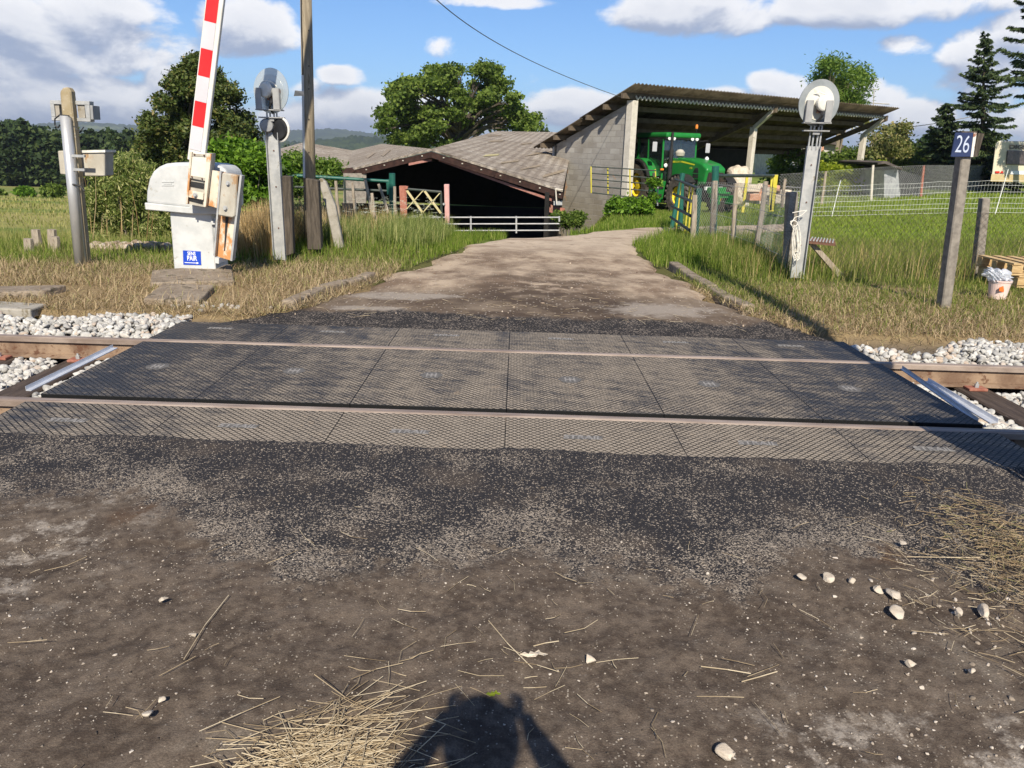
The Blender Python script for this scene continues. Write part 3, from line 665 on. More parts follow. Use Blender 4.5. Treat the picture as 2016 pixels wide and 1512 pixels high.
def sleeper(x, z, lab, fas=True):
    a_, b_ = TR(x, -1.3, z), TR(x, 1.3, z); t = thing('sleeper', TR(x, 0, z-.14), lab, 'sleeper', 'wooden sleepers')
    part('timber', obox(MB(), a_ - Vector((0, 0, .07)), b_ - Vector((0, 0, .07)), (.25, .005, 0), (0, 0, .14)), 'sleeper_wood', t, bevel=.012)
    for v in (-.75, .75):
        for s in (-1, 1):
            m = MB().box(TR(x, v+s*.115, z+.012), (.14, .09, .022))
            f = part('rail_clip', m, 'red_rust', t, bevel=.004)
            m = MB().lathe(TR(x, v+s*.12, z+.02), (0, 0, 1), [(.016, 0), (.016, .03)], 6).lathe(TR(x, v+s*.12, z+.02), (0, 0, 1), [(.008, 0), (.008, .045)], 6)
            part('bolt', m, 'galv', f)
sl_lab = {(-1, 0): 'dark timber sleeper left of the panels, its clip showing at the farther rail', (1, 0): 'dark timber sleeper right of the panels with a red rail clip',
          (-1, 1): 'second timber sleeper left of the panels', (1, 1): 'second timber sleeper right of the panels'}
for s, x0 in ((-1, sx_l), (1, sx_r)):
    for k in range(2): sleeper(x0 + s*.62*k, -.165, sl_lab[(s, k)])
def stones(name, pts, size, mat, seed, flat=.75, jit=.28, sub=2, **k):
    r = np.random.default_rng(seed); bm = bmesh.new(); bmesh.ops.create_icosphere(bm, subdivisions=sub, radius=1.0)
    bv = np.array([v.co[:] for v in bm.verts]); bf = np.array([[v.index for v in f.verts] for f in bm.faces]); bm.free()
    n_ = len(pts); sz = np.asarray(size).reshape(-1, 1, 1)*np.ones((n_, 1, 1))
    # facet each stone by pulling it in along a few random planes
    V = np.repeat(bv[None], n_, 0)
    for q in range(9):
        d = r.normal(size=(n_, 3)); d /= np.linalg.norm(d, axis=1, keepdims=True); c = r.uniform(.35, .72, (n_, 1))
        e = np.einsum('nvk,nk->nv', V, d) - c; V = V - np.clip(e, 0, None)[..., None]*d[:, None, :]
    V = V*np.stack([r.uniform(.8, 1.35, n_), r.uniform(.7, 1.1, n_), np.full(n_, flat)*r.uniform(.8, 1.2, n_)], 1)[:, None, :]
    a, b, c = r.uniform(0, 6.28, (3, n_)); b = (b-3.14)*jit
    ca, sa, cb, sb = np.cos(a), np.sin(a), np.cos(b), np.sin(b); x, y, z = V[..., 0], V[..., 1], V[..., 2]
    y, z = y*cb[:, None]-z*sb[:, None], y*sb[:, None]+z*cb[:, None]; x, y = x*ca[:, None]-y*sa[:, None], x*sa[:, None]+y*ca[:, None]
    V = np.stack([x, y, z], -1)*sz + np.asarray(pts)[:, None, :]
    Fq = (bf[None] + (np.arange(n_)*len(bv))[:, None, None]).reshape(-1, 3)
    return np_mesh(name, V.reshape(-1, 3), Fq, mat, **k)
def ballast_pts(x0, x1, v0, v1, zf, dens, seed, keep=None):
    r = np.random.default_rng(seed); n_ = int((x1-x0)*(v1-v0)*dens); x = r.uniform(x0, x1, n_); v = r.uniform(v0, v1, n_)
    z = zf(x, v) + r.uniform(-.018, .014, n_)
    m_ = np.ones(n_, bool) if keep is None else keep(x, v); x, v, z = x[m_], v[m_], z[m_]
    return np.stack([x, 5.04+v-.02*x, z], 1)
B = []
for x0, x1, s in ((-7.5, X0-.02, 1), (X0+5.72, 7.5, 2)):
    for L_ in (-.03, .0):
        B.append(ballast_pts(x0, x1, .84, 1.95, lambda x, v: (-.115 + .09*sm(v, .95, 1.35) - .05*sm(v, 1.6, 1.95)) + L_, 620, s*10+int(L_*100), lambda x, v: v < 1.55+.22*np.sin(x*1.7)+.12*np.sin(x*5)+np.where(x < 0, .12, -.08)))
        B.append(ballast_pts(x0, x1, -.66, .66, lambda x, v: -.185+.02*np.sin(x*3)+.045*(1-sm(np.abs(np.abs(x)-2.98), .0, .28)) + L_, 600, s*20+int(L_*100)))
        B.append(ballast_pts(x0, x1, -1.6, -.84, lambda x, v: -.20 + L_, 420, s*30+int(L_*100), lambda x, v: x > 0))
B.append(ballast_pts(-7.5, -2.8, -1.75, -.84, lambda x, v: -.12 + 0*x, 600, 99, lambda x, v: x < X0-.04))
B.append(np.array([[x, y, z] for x, y, z in [(G(px, py).x, G(px, py).y, .005) for px, py in ((395, 612), (418, 604), (437, 603), (455, 606), (372, 606), (450, 600), (405, 600), (430, 608), (468, 607), (352, 603), (340, 606), (385, 600), (398, 604), (534, 607), (362, 598))]]))
B = np.concatenate(B); keepout = np.zeros(len(B), bool)
for s, x0 in ((-1, sx_l), (1, sx_r)):
    for k in range(2): keepout |= (np.abs(B[:, 0]-(x0+s*.62*k)) < .14) & (np.abs(B[:, 1]-track(B[:, 0])) < .84)
B = B[~keepout]
sz = rng.uniform(.024, .044, len(B))
stones('ballast', B, sz, 'ballast_stone', 5, kind='stuff', label='pale grey crushed stone ballast heaped beside the rails')
# ------------------------------------------------------------------ loose things on the near road
rb = [(1162, 1303, .027), (1430, 1492, .030), (321, 1184, .016), (381, 1254, .014), (295, 1408, .018), (318, 1380, .013), (1938, 1213, .036), (1768, 1213, .036), (1775, 1072, .02), (1884, 1210, .024), (1792, 1311, .016), (1728, 1165, .026), (1577, 1140, .022), (1628, 1142, .022), (1675, 1146, .022), (1912, 1324, .016), (1758, 1174, .030)]
rl = {0: 'white angular stone on the dirt, right of the photographer shadow', 1: 'pale blocky stone at the bottom edge of the near dirt', 6: 'largest grey stone in the dry grass at the right edge', 7: 'flat pale broken slab of stone at the right side of the asphalt fringe'}
proto = []
for i, (px, py, r_) in enumerate(rb):
    p = G(px, py)
    p.z = .002 + r_*.35; k = dict(label=rl[i]) if i in rl else dict(label='small pale stone lying loose on the near dirt')
    pp_ = np.array([[p.x, p.y, p.z]])
    o = stones('loose_stone', pp_-pp_, [r_], 'stone_pale', 100+i, sub=3, flat=.65 if i != 7 else .3, smooth=False, cat='stone', group='loose stones on the near road', **k)
    o.location = p
def scatter_near(n_, seed, dens):
    r = np.random.default_rng(seed); x = r.uniform(-2.6, 2.6, n_*3); y = r.uniform(1.0, 3.4, n_*3)
    k = r.random(n_*3) < dens(x, y); x, y = x[k][:n_], y[k][:n_]; return x, y, r
x, y, r = scatter_near(2600, 21, lambda x, y: np.clip(.35 + .5*snoise(x, y, 2.0, 5) + .45*(x < -1.1)*(y > 1.6) + .6*(x > .7), .04, 1)*(1-.8*sm(y, 2.55, 2.9)))
stones('grit', np.stack([x, y, nz(x, y)+.001], 1), r.exponential(.0016, len(x))+.0016, 'pebble', 22, sub=1, kind='stuff', label='small pale grit strewn over the near dirt')
x, y, r = scatter_near(5200, 23, lambda x, y: np.clip(.5+.6*snoise(x, y, 3, 6), .1, 1)*(1-.4*sm(y, 2.55, 2.9)))
stones('soil_crumbs', np.stack([x, y, nz(x, y)], 1), r.exponential(.0017, len(x))+.0015, 'crumb', 24, sub=1, kind='stuff', label='dark crumbs of soil and asphalt on the near road')
def chips(n_, seed, cx_, cy_, sx_, sy_, r0, r1, lab, cond=None):
    r = np.random.default_rng(seed); x = r.normal(cx_, sx_, n_); y = r.normal(cy_, sy_, n_); k = (y < 3.5) & (y > 1.1); x, y = x[k], y[k]
    stones('stone_chips', np.stack([x, y, nz(x, y)+.001], 1), r.uniform(r0, r1, len(x)), 'rubble_pale', seed+1, sub=2, flat=.5, kind='stuff', label=lab)
chips(90, 71, 1.55, 2.2, .28, .22, .004, .014, 'broken pale chips beside the asphalt fringe at right')
chips(260, 73, 1.0, 1.6, .40, .22, .0025, .008, 'crumbled pale chips in the lower right of the dirt')
chips(220, 75, -1.7, 2.3, .35, .35, .002, .007, 'small pale chips on the left side of the dirt')
chips(300, 77, .1, 2.55, 1.3, .12, .002, .005, 'pale chips along the ragged asphalt edge')
x = rng.uniform(-2.6, 3.2, 500); y = rng.uniform(6.9, 12.5, 500); k = (x > road_l(y)-.3) & (x < road_r(y)+.3) & (rng.random(500) < .25+.75*(np.minimum(np.abs(x-road_l(y)), np.abs(x-road_r(y))) < .6))
x, y = x[k], y[k]; stones('road_gravel', np.stack([x, y, hgt(x, y)+.003], 1), rng.exponential(.006, len(x))+.006, 'rubble', 25, sub=1, kind='stuff', label='scattered gravel at the edges of the far road')
# ------------------------------------------------------------------ kerbs and slabs
def kerb(pts, w, h, lab):
    mb = MB(); ps = [G(a_, b_) for a_, b_ in pts]
    for p, q in zip(ps, ps[1:]):
        d = (q-p).normalized(); s = Vector((-d.y, d.x, 0))*w; p = p.copy(); q = q - d*.012
        mb.prism([p+Vector((0, 0, -.1)), q+Vector((0, 0, -.1)), q+s+Vector((0, 0, -.1)), p+s+Vector((0, 0, -.1))], (0, 0, .1+h+random.uniform(-.012, .008)))
    part('kerb', mb, 'slab_brown', label=lab, cat='kerb', bevel=.02, seg=2)
kerb([(580, 603), (612, 588), (645, 574), (690, 562), (722, 553), (742, 545)], .14, .06, 'low worn stone kerb along the left edge of the far road')
kerb([(1462, 607), (1425, 590), (1390, 568), (1366, 553), (1338, 535), (1316, 520)], -.14, .045, 'half buried stone kerb along the right edge of the far road')
def slab(pts, h, lab, mat='slab_brown'):
    ps = [G(a_, b_) for a_, b_ in pts]; part('slab', MB().prism([Vector((p.x, p.y, -.06)) for p in ps], (0, 0, .06+h)), mat, label=lab, cat='slab', bevel=.015, seg=2, group='flat slabs on the left verge')
slab([(283, 597), (393, 602), (424, 570), (322, 566)], .05, 'brown slab lying in front of the barrier, close to the ballast')
slab([(296, 566), (462, 560), (455, 528), (300, 540)], .05, 'wide concrete foot slab under the barrier cabinet')
slab([(-30, 588), (88, 584), (132, 572), (-20, 575)], .06, 'broken flat slab at the left edge of the frame')
slab([(-20, 612), (60, 616), (92, 604), (-10, 598)], .03, 'pale slab nearly buried beside the ballast at far left', 'concrete')
# ------------------------------------------------------------------ left light post
t = thing('light_post', GT(160, 524), 'lichen covered concrete post with steel conduit carrying signal boxes seen from behind, at far left', 'signal post')
Y = GT(160, 524).y
part('concrete_post', MB().pp([(117, 180), (123, 173), (133, 171), (139, 180), (172, 520), (148, 524)], Y+.02, .11), 'concrete_lichen', t, bevel=.015)
part('conduit', MB().tube(P(128, 228, Y-.03), P(158, 523, Y-.03), .055, .060, 16), 'galv_bright', t, smooth=True)
part('conduit_flange', MB().pp([(132, 230), (138, 232), (168, 521), (162, 522)], Y-.02, .03), 'galv_bright', t)
ub = part('signal_frame', MB().pp([(98, 197), (176, 199), (176, 207), (98, 205)], Y+.10, .10).pp([(101, 230), (178, 233), (178, 240), (101, 237)], Y+.10, .10).pp([(98, 205), (106, 205), (109, 230), (101, 230)], Y+.101, .098).pp([(166, 207), (176, 207), (178, 233), (169, 233)], Y+.101, .098), 'galv', t, bevel=.004)
part('lamp_box', MB().pp([(106, 206), (116, 206), (118, 230), (109, 230)], Y+.12, .12).pp([(152, 207), (166, 207), (168, 232), (155, 232)], Y+.12, .12), 'concrete', t)
part('lamp_hood', MB().pp([(177, 207), (182, 208), (184, 235), (179, 235)], Y+.05, .16), 'bracket_grey', t)
lb = part('relay_box', MB().pp([(156, 300), (206, 300), (206, 347), (160, 347)], Y+.16, .22), 'weight_grey', t, bevel=.01)
part('box_lid', MB().pp([(156, 296), (207, 295), (207, 300), (156, 301)], Y+.14, .26), 'white_grime', lb)
part('relay_box', MB().pp([(113, 297), (134, 296), (137, 345), (118, 343)], Y+.16, .20), 'weight_grey', t, bevel=.01)
m = MB()
for yy_ in (304, 331): m.pp([(137, yy_), (166, yy_+1), (166, yy_+6), (137, yy_+5)], Y-.06, .03)
part('clamp', m, 'galv', t)
part('cable', MB().path([P(x_, y_, Y-.05) for x_, y_ in ((136, 228), (118, 226), (108, 234), (108, 246), (114, 252), (118, 246))], .008), 'black_metal', t)
part('cable', MB().path([P(x_, y_, Y-.02) for x_, y_ in ((145, 248), (152, 256), (160, 257), (165, 250))], .006), 'black_metal', t)
part('cable', MB().path([P(x_, y_, Y-.07) for x_, y_ in ((143, 363), (158, 366), (166, 376))], .012), 'black_metal', t)
# ------------------------------------------------------------------ barrier machine and raised arm
g0 = GT(384, 536); Y = g0.y - .05
t = barr = thing('barrier_machine', (g0.x, g0.y+.2, 0), 'white level crossing barrier drive with raised red and white arm beside the road at left', 'barrier')
cab = part('cabinet', MB().pp([(334, 416), (417, 421), (425, 538), (343, 532)], Y, .42), 'white_paint', t, bevel=.01)
hx = [(287, 400), (288, 376), (293, 352), (301, 337), (312, 328), (326, 322), (344, 320), (380, 320), (420, 323), (436, 328), (446, 336), (450, 350), (452, 412), (375, 410)]
hs = part('housing', MB().pp(hx, Y-.05, .50), 'white_paint', t, bevel=.035, seg=3)
part('nameplate', MB().pp([(318, 357), (342, 357), (342, 359), (318, 359)], Y-.056, .01).pp([(318, 364), (342, 364), (342, 366), (318, 366)], Y-.056, .01).pp([(322, 360), (338, 360), (338, 363), (322, 363)], Y-.054, .01), 'white_paint', hs)
part('housing_tray', MB().pp([(284, 399), (372, 408), (378, 401), (440, 404), (440, 419), (424, 422), (376, 421), (286, 413)], Y-.07, .53), 'white_paint', t, bevel=.008)
sg = part('direction_sign', MB().pp([(360, 493), (395, 495), (396, 522), (361, 521)], Y-.006, .005), 'sign_blue', cab)
SI = Vector((1, 0, -.02)); 
def onsign(px, py): return P(px, py, Y-.0065)
upv = (onsign(377.5, 500)-onsign(378.5, 515)).normalized(); rtv = (onsign(390, 508)-onsign(365, 507)).normalized()
lt = text_mb('SENS', .060, onsign(377, 499.5), rtv, upv, .002, bold=.001, sx=.72); l2 = text_mb('PAIR', .080, onsign(378, 509), rtv, upv, .002, bold=.0012, sx=.72); lt.add(l2.v, l2.f)
lt.pp([(363.5, 516.2), (388, 517.4), (388, 518.6), (363.5, 517.4)], Y-.0085, .002).pp([(387, 515.6), (391.5, 518), (387, 520.2)], Y-.0085, .002)
part('lettering', lt, 'sign_white', sg)
YA = Y-.22
c0, c1 = P(389, 300, YA), P(424.5, 0, YA); ud = (c1-c0).normalized(); wd = Vector((ud.z, 0, -ud.x))
def arm(px, py): return c0 + ud*((P(px, py, YA)-c0).dot(ud))
arm_o = part('boom', obox(MB(), c0 - ud*.1, c0+ud*5.6, wd*.185, (0, .06, 0)), 'arm_edge', t, bevel=.006)
hs_ = [(P(0, y_, YA)-c0).dot(ud)+0 for y_ in ()]
marks = [0.02]
for y_ in (248, 198, 148, 95, 43): 
    q = c0 + (c1-c0)*((300-y_)/300.0); marks.append((q-c0).length)
while marks[-1] < 5.3: marks.append(marks[-1]+.325)
for i, (a_, b_) in enumerate(zip(marks, marks[1:])):
    obj_ = part('reflective_band', obox(MB(), c0+ud*(a_+.001)-wd*.016+Vector((0, -.032, 0)), c0+ud*(b_-.001)-wd*.016+Vector((0, -.032, 0)), wd*.125, (0, .008, 0)), 'reflect_red' if i % 2 else 'reflect_white', arm_o)
hold = part('boom_holder', MB().pp([(375, 299), (414, 302), (405, 408), (366, 401)], YA-.02, .16), 'weight_grey', t)
part('side_flange', MB().pp([(407, 302), (416, 303), (405, 407), (401, 406)], YA-.06, .05).pp([(374, 299), (378, 299), (369, 401), (366, 401)], YA-.06, .05), 'rust_plate', hold)
part('cover_plate', MB().pp([(379, 302), (408, 304), (404, 357), (373, 351)], YA-.045, .02), 'cream_plate', hold, bevel=.003)
m = MB().pp([(379, 302), (408, 304), (407, 309), (378, 307)], YA-.052, .01).pp([(373, 345), (404, 350), (404, 356), (373, 350)], YA-.052, .01); part('cover_band', m, 'weight_grey', hold)
m = MB()
for q in ((383, 304), (402, 306), (378, 348), (398, 352)): m.lathe(P(*q, YA-.055), (0, -1, 0), [(.010, 0), (.008, .010)], 8)
part('bolt', m, 'dark_rust', hold)
part('slot', MB().pp([(376, 357), (402, 361), (401, 372), (374, 367)], YA-.030, .012), 'black_metal', hold); part('slot', MB().pp([(370, 388), (399, 396), (399, 402), (368, 394)], YA-.030, .012), 'black_metal', hold)
part('pivot_block', MB().pp([(369, 374), (401, 380), (400, 394), (368, 388)], YA-.05, .03), 'rust_plate', hold, bevel=.004)
part('pivot_bolt', MB().lathe(P(385, 384, YA-.05), (0, -1, 0), [(.028, 0), (.028, .006), (.016, .006), (.016, .03)], 12), 'galv', hold)
bk = part('rusty_plate', MB().pp([(411, 334), (434, 338), (429, 410), (405, 403)], YA+.0, .03), 'rust_plate', t)
ch = part('counterweight_channel', MB().pp([(434, 338), (475, 345), (455, 513), (421, 503)], YA+.02, .03), 'rust_plate', t)
part('channel_flange', MB().pp([(432, 337), (436, 338), (423, 504), (420, 503)], YA-.05, .072).pp([(472, 345), (476, 346), (457, 514), (453, 513)], YA-.08, .10), 'galv', ch)
part('slot', MB().pp([(444, 425), (450, 426), (443, 494), (441, 494)], YA+.016, .01), 'black_metal', ch)
cw = part('counterweight', MB().pp([(437, 340), (468, 345), (463, 426), (458, 429), (429, 424)], YA-.10, .115), 'weight_grey', t, bevel=.012)
for q in ((449, 361), (444, 410)): part('bolt', MB().lathe(P(*q, YA-.10), (0, -1, 0), [(.028, 0), (.028, .006), (.017, .006), (.017, .03)], 8), 'galv', cw)
part('hinge', MB().pp([(415, 435), (423, 435), (423, 442), (415, 442)], Y-.03, .05).pp([(420, 430), (424, 430), (420, 505), (416, 505)], Y+.02, .02).pp([(422, 507), (455, 510), (430, 519), (424, 518)], Y-.06, .2), 'white_paint', t)
near_b = dup(barr, loc=(3.22, 2.6, 0), rz=math.pi+.1, label='barrier drive with raised arm standing beside the near road at right, just outside the frame')
for ch in near_b.children:
    if ch.name.startswith('boom') and 'holder' not in ch.name:
        pv = c0 - Vector(barr.location); ph = -math.atan2(ud.x, ud.z)*.95; ch.rotation_euler = (0, ph, 0); ch.location = pv - Matrix.Rotation(ph, 3, 'Y') @ pv

# ------------------------------------------------------------------ signals seen from behind
def signal(px, py, lab, clearm, bell, rz, sc=1.0):
    g = GT(px, py); t = thing('crossing_signal', (g.x, g.y, 0), lab, 'signal', rz=rz, group='signal posts seen from behind')
    K = dict(parent=t, local=True)
    def ch(z0, z1, w=.145, d=.09, y0=0): 
        m = MB().box((0, y0, (z0+z1)/2), (w, .006, z1-z0)); m.box((-w/2-.004, y0-.02, (z0+z1)/2), (.008, d, z1-z0)); m.box((w/2+.004, y0-.02, (z0+z1)/2), (.008, d, z1-z0)); return m
    ch_ = part('post', ch(0, 1.62), 'galv', **K)
    m = MB(); 
    for z in (.42, .95, 1.4): m.lathe((.0, -.006, z), (0, -1, 0), [(.010, 0), (.009, .008)], 8)
    part('bolt', m, 'dark_rust', parent=t, local=True)
    m = MB()
    for x_ in (-.06, -.02, .03, .065): m.tube((x_, 0, 1.58), (x_, 0, 1.86), .011)
    part('cable_tube', m, 'galv', **K)
    part('mounting_plate', MB().box((0, 0, 1.80), (.30, .14, .014)).box((0, -.04, 1.78), (.08, .02, .05)), 'bracket_grey', **K)
    part('yoke', MB().box((-.155, -.05, 2.02), (.012, .12, .25)).box((.135, -.05, 2.02), (.012, .12, .25)).box((-.12, -.112, 2.02), (.075, .010, .25)).box((.10, -.112, 2.02), (.075, .010, .25)).box((-.01, -.03, 1.89), (.32, .16, .014)), 'bracket_grey' , **K)
    tilt = Vector((-.42, 1, .06)) if not clearm else Vector((.42, 1, -.02))
    c = Vector((0.0, .02, 2.12)); dk = part('disc', MB().lathe(c, tilt, [(.001, 0), (.272, 0), (.272, .010), (.001, .010)], 40), 'disc_clear' if clearm else 'disc_grey', **K)
    n_ = tilt.normalized()
    part('disc_centre', MB().lathe(c-n_*.006, n_, [(.001, 0), (.195, 0), (.195, .005), (.001, .005)], 40), 'disc_clear' if clearm else 'disc_cream', parent=dk, local=True)
    lp = part('lamp_body', MB().lathe(c-n_*.13+Vector((-.0, 0, .0)), n_, [(.001, 0), (.075, 0), (.092, .012), (.096, .05), (.07, .09), (.06, .12), (.001, .12)], 24), 'white_grime', smooth=False, bevel=.004, **K)
    part('cable', MB().path([c+Vector(q) for q in ((-.13, -.02, .06), (-.08, -.05, .10), (-.02, -.06, .12), (.04, -.06, .10), (.09, -.04, .05))], .007), 'white_grime', **K)
    part('wiring', MB().path([c+Vector(q) for q in ((.02, -.10, -.09), (.035, -.12, -.15), (.0, -.09, -.20), (.02, -.02, -.27))], .014), 'black_metal', **K)
    part('hinge', MB().box(c+Vector((.0, -.06, -.09)), (.05, .05, .05)).box(c+Vector((.13, -.07, -.01)), (.03, .04, .03)), 'dark_rust', **K)
    if clearm: part('lamp_hood', MB().prism([c+Vector((.28, .10, .02)), c+Vector((.34, .30, .02)), c+Vector((.34, .30, -.03)), c+Vector((.26, .10, -.05))], (.0, .012, 0)), 'bracket_grey', **K)
    if bell:
        bl = part('bell', MB().lathe((.10, -.01, 1.66), (.5, 1, 0), [(.001, -.04), (.12, -.04), (.14, .0), (.12, .05), (.001, .07)], 28), 'black_metal', smooth=False, **K)
        part('bell_rim', MB().lathe((.10, -.01, 1.66), (.5, 1, 0), [(.140, -.012), (.155, -.006), (.155, .008), (.140, .014)], 28), 'white_grime', parent=bl, local=True)
        part('bell', MB().lathe((-.06, -.03, 1.70), (-.3, 1, 0), [(.001, -.05), (.07, -.05), (.09, .0), (.001, .03)], 20), 'bracket_grey', **K)
    return t
signal(553, 516, 'galvanised signal post with clear round disc and bell, left of the wooden pole', True, True, 0.0)
sr = signal(1567, 551, 'galvanised signal post with grey round disc beside the wire fence at right', False, False, -.18)
# rope, step on the right signal's fence
g = GT(1567, 551); r = random.Random(3)
pts = []
for k in range(9):
    cx_, cy_, h_ = 1568+r.uniform(-3, 3), 478+r.uniform(-9, 9), r.uniform(20, 32)
    for j in range(13):
        a = 2*math.pi*j/12; pts.append(P(cx_+5.5*math.cos(a)+r.uniform(-1.2, 1.2), cy_+h_*math.sin(a), g.y-.10-.012*k*.5+r.uniform(-.006, .006)))
pts2 = [P(x_, y_, g.y-.12) for x_, y_ in ((1560, 419), (1575, 416), (1589, 414), (1578, 424), (1565, 428))]+[P(x_, y_, g.y-.13) for x_, y_ in ((1560, 436), (1556, 440), (1560, 446), (1568, 444), (1570, 438), (1564, 434), (1556, 436), (1562, 450), (1570, 460), (1572, 480))]
part('rope', MB().path(pts, .006, 5).path(pts2, .006, 5), 'rope_white', label='white rope coiled round the right signal post', cat='rope')
t = thing('concrete_fence_post', GT(1548, 541), 'mottled concrete fence post just left of the right signal post', 'fence post')
Y = GT(1548, 541).y+.05
part('post', MB().pp([(1551, 379), (1572, 378), (1568, 545), (1544, 543)], Y, .11), 'concrete_dark', t, bevel=.012)
part('post_band', MB().pp([(1549, 418), (1573, 418), (1573, 419), (1549, 419)], Y-.006, .005).pp([(1546, 455), (1571, 456), (1571, 457), (1546, 456)], Y-.006, .005), 'wire_dark', t)
t = thing('foot_step', GT(1630, 541), 'rusty grated foot step on a sloping brace by the right signal post', 'step')
Y = GT(1600, 545).y-.1
part('tread', MB().prism([P(1593, 475, Y), P(1645, 480, Y), P(1643, 473, Y+.16), P(1598, 468, Y+.16)], (0, 0, -.03)), 'dark_rust', t)
m = MB()
for k in range(8):
    u = k/7; m.prism([P(1594+44*u, 474.5+4.2*u, Y-.004)+Vector((0, 0, .002)), P(1596.5+44*u, 474.7+4.2*u, Y-.004)+Vector((0, 0, .002)), P(1601+41*u, 467.6+4.4*u, Y+.16), P(1599+41*u, 467.4+4.4*u, Y+.16)], (0, 0, .012))
part('grating', m, 'galv', t)
part('bracket', MB().pp([(1584, 432), (1596, 425), (1595, 476), (1584, 478)], Y+.02, .03), 'dark_rust', t)
part('brace', MB().pp([(1592, 478), (1602, 476), (1662, 541), (1650, 545)], Y+.1, .07), 'post_wood', t)
# ------------------------------------------------------------------ kilometre post, bucket, pallets
g = GT(1856, 606); Y = g.y
t = thing('kilometre_post', g, 'leaning concrete kilometre post with dark blue sign reading 26', 'kilometre post')
part('post', MB().pp([(1894, 305), (1914, 305), (1872, 614), (1853, 612)], Y, .13), 'concrete_dark', t, bevel=.012)
sg = part('sign_plate', MB().pp([(1881, 261), (1917, 261), (1911, 309), (1872, 309)], Y-.03, .012), 'km_navy', t, bevel=.004)
a, b = P(1896, 300, Y-.032), P(1901, 270, Y-.032)
part('digits', text_mb('26', .235, P(1895, 285.5, Y-.0315), (1, 0, 0), (b-a), .003, bold=-.001, sx=.62), 'km_digits', sg)
part('sign_back', MB().pp([(1917, 261), (1923, 262), (1916, 309), (1911, 309)], Y-.03, .10), 'peeling_white', t)
part('sign_side', MB().pp([(1925, 262), (1938, 263), (1925, 308), (1917, 309)], Y+.02, .014).pp([(1893, 258), (1924, 259), (1924, 262), (1893, 261)], Y-.01, .10), 'old_wood_dark', t)
g = GT(1930, 548)
t = thing('concrete_fence_post', g, 'grey square fence post right of the kilometre post', 'fence post')
part('post', MB().pp([(1936, 390), (1951, 391), (1934, 552), (1918, 550)], g.y, .12), 'concrete_dark', t, bevel=.01)
g = GT(1962, 588)
t = thing('bucket', g, 'stained pink and white plastic bucket standing in the grass at right', 'bucket')
part('pail', MB().lathe(g, (0, 0, 1), [(.085, 0), (.09, .01), (.115, .20), (.122, .20), (.122, .215), (.105, .215), (.08, .02), (.001, .02)], 28), 'bucket_pink', t, smooth=False)
part('paint_patch', MB().lathe(g+Vector((.0045, -.004, 0)), (0, 0, 1), [(.104, .09), (.1175, .195)], 28), 'bucket_pink', t) if 0 else None
part('handle', MB().path([g+Vector((.12*math.cos(a_), -.12*abs(math.sin(a_))*.9, .20-.02*math.sin(a_))) for a_ in np.linspace(0, math.pi, 12)], .003, 5), 'wire_galv', t)
mb = MB(); mb.prism([P(1968, 566, g.y-.125), P(1979, 562, g.y-.10), P(1976, 575, g.y-.105), P(1967, 573, g.y-.125)], (0, .006, 0)); part('label_patch', mb, 'orange_paint', t)
bm = bmesh.new(); bmesh.ops.create_icosphere(bm, subdivisions=4, radius=1)
r_ = np.random.default_rng(4); vv = []
for v in bm.verts:
    p = v.co.copy(); f = 1+.30*math.sin(p.x*7+p.z*5)*math.sin(p.y*6+p.x*3)+.16*math.sin(p.z*17+p.x*13)
    vv.append(Vector((p.x*.13*f-.045, p.y*.09*f, max(-.01, p.z*.085*f+.03+ .07*max(0, -p.x)))) + g + Vector((0, 0, .205)))
part('plastic_bag', MB().add(vv, [tuple(v.index for v in f.verts) for f in bm.faces]), 'plastic_film', smooth=False, label='crumpled clear plastic bag stuffed in the pink bucket', cat='plastic bag'); bm.free()
def pallet(loc, rz, lab):
    t = thing('pallet', loc, lab, 'pallet', 'stacked wooden pallets', rz=rz); K = dict(parent=t, local=True)
    for z, k in ((.135, 7), (.011, 3)):
        m = MB()
        for i in range(k): m.box((0 if z > .1 else 0, -.36+.72*i/(k-1) if z < .1 else 0, z), (1.2, .10, .020)) if z < .1 else m.box((-.54+1.08*i/(k-1), 0, z), (.10, .8, .020))
        part('deck', m, 'pallet_wood', **K)
    for x_ in (-.53, 0, .53):
        for y_ in (-.34, 0, .34): part('block', MB().box((x_, y_, .073), (.13, .11, .085)), 'pallet_wood', **K)
    m = MB()
    for y_ in (-.34, 0, .34): m.box((0, y_, .119), (1.2, .10, .010))
    part('stringer', m, 'pallet_wood', **K)
    return t
g = GT(1995, 572); q = Vector((g.x+.62, g.y+.45, 0.02))
pl = pallet(q, .05, 'lower wooden pallet of the small stack at the right edge'); pl.rotation_euler = (0, 0, .05)
p2_ = dup(pl, loc=q+Vector((-.05, -.02, .148)), rz=-.03, label='top wooden pallet of the small stack at the right edge')
# ------------------------------------------------------------------ pole and old posts at left
g = GT(612, 482); Y = g.y
t = thing('utility_pole', g, 'tall weathered wooden pole with white conduit beside the left fence', 'utility pole')
part('pole', MB().tube(P(612, 485, Y), P(602, -20, Y), .092, .078, 16).tube(P(602, -20, Y), P(602, -20, Y)+Vector((-.06, 0, 4.5)), .078, .066, 16), 'pole_wood', t, smooth=True)
part('conduit', MB().tube(P(599, 350, Y-.08), P(596, 148, Y-.08), .017, .017, 8), 'white_paint', t)
part('cable', MB().path([P(x_, y_, Y-.07) for x_, y_ in ((596, 150), (595.5, 100), (594, 60), (593.5, 20), (593, -60))], .009), 'black_metal', t)
m = MB()
for y_ in (60, 130, 175, 235, 300): m.lathe(P(608-.02*y_*0, y_, Y-.085), (0, -1, 0), [(.010, 0), (.006, .008)], 8)
part('nail', m, 'black_metal', t)
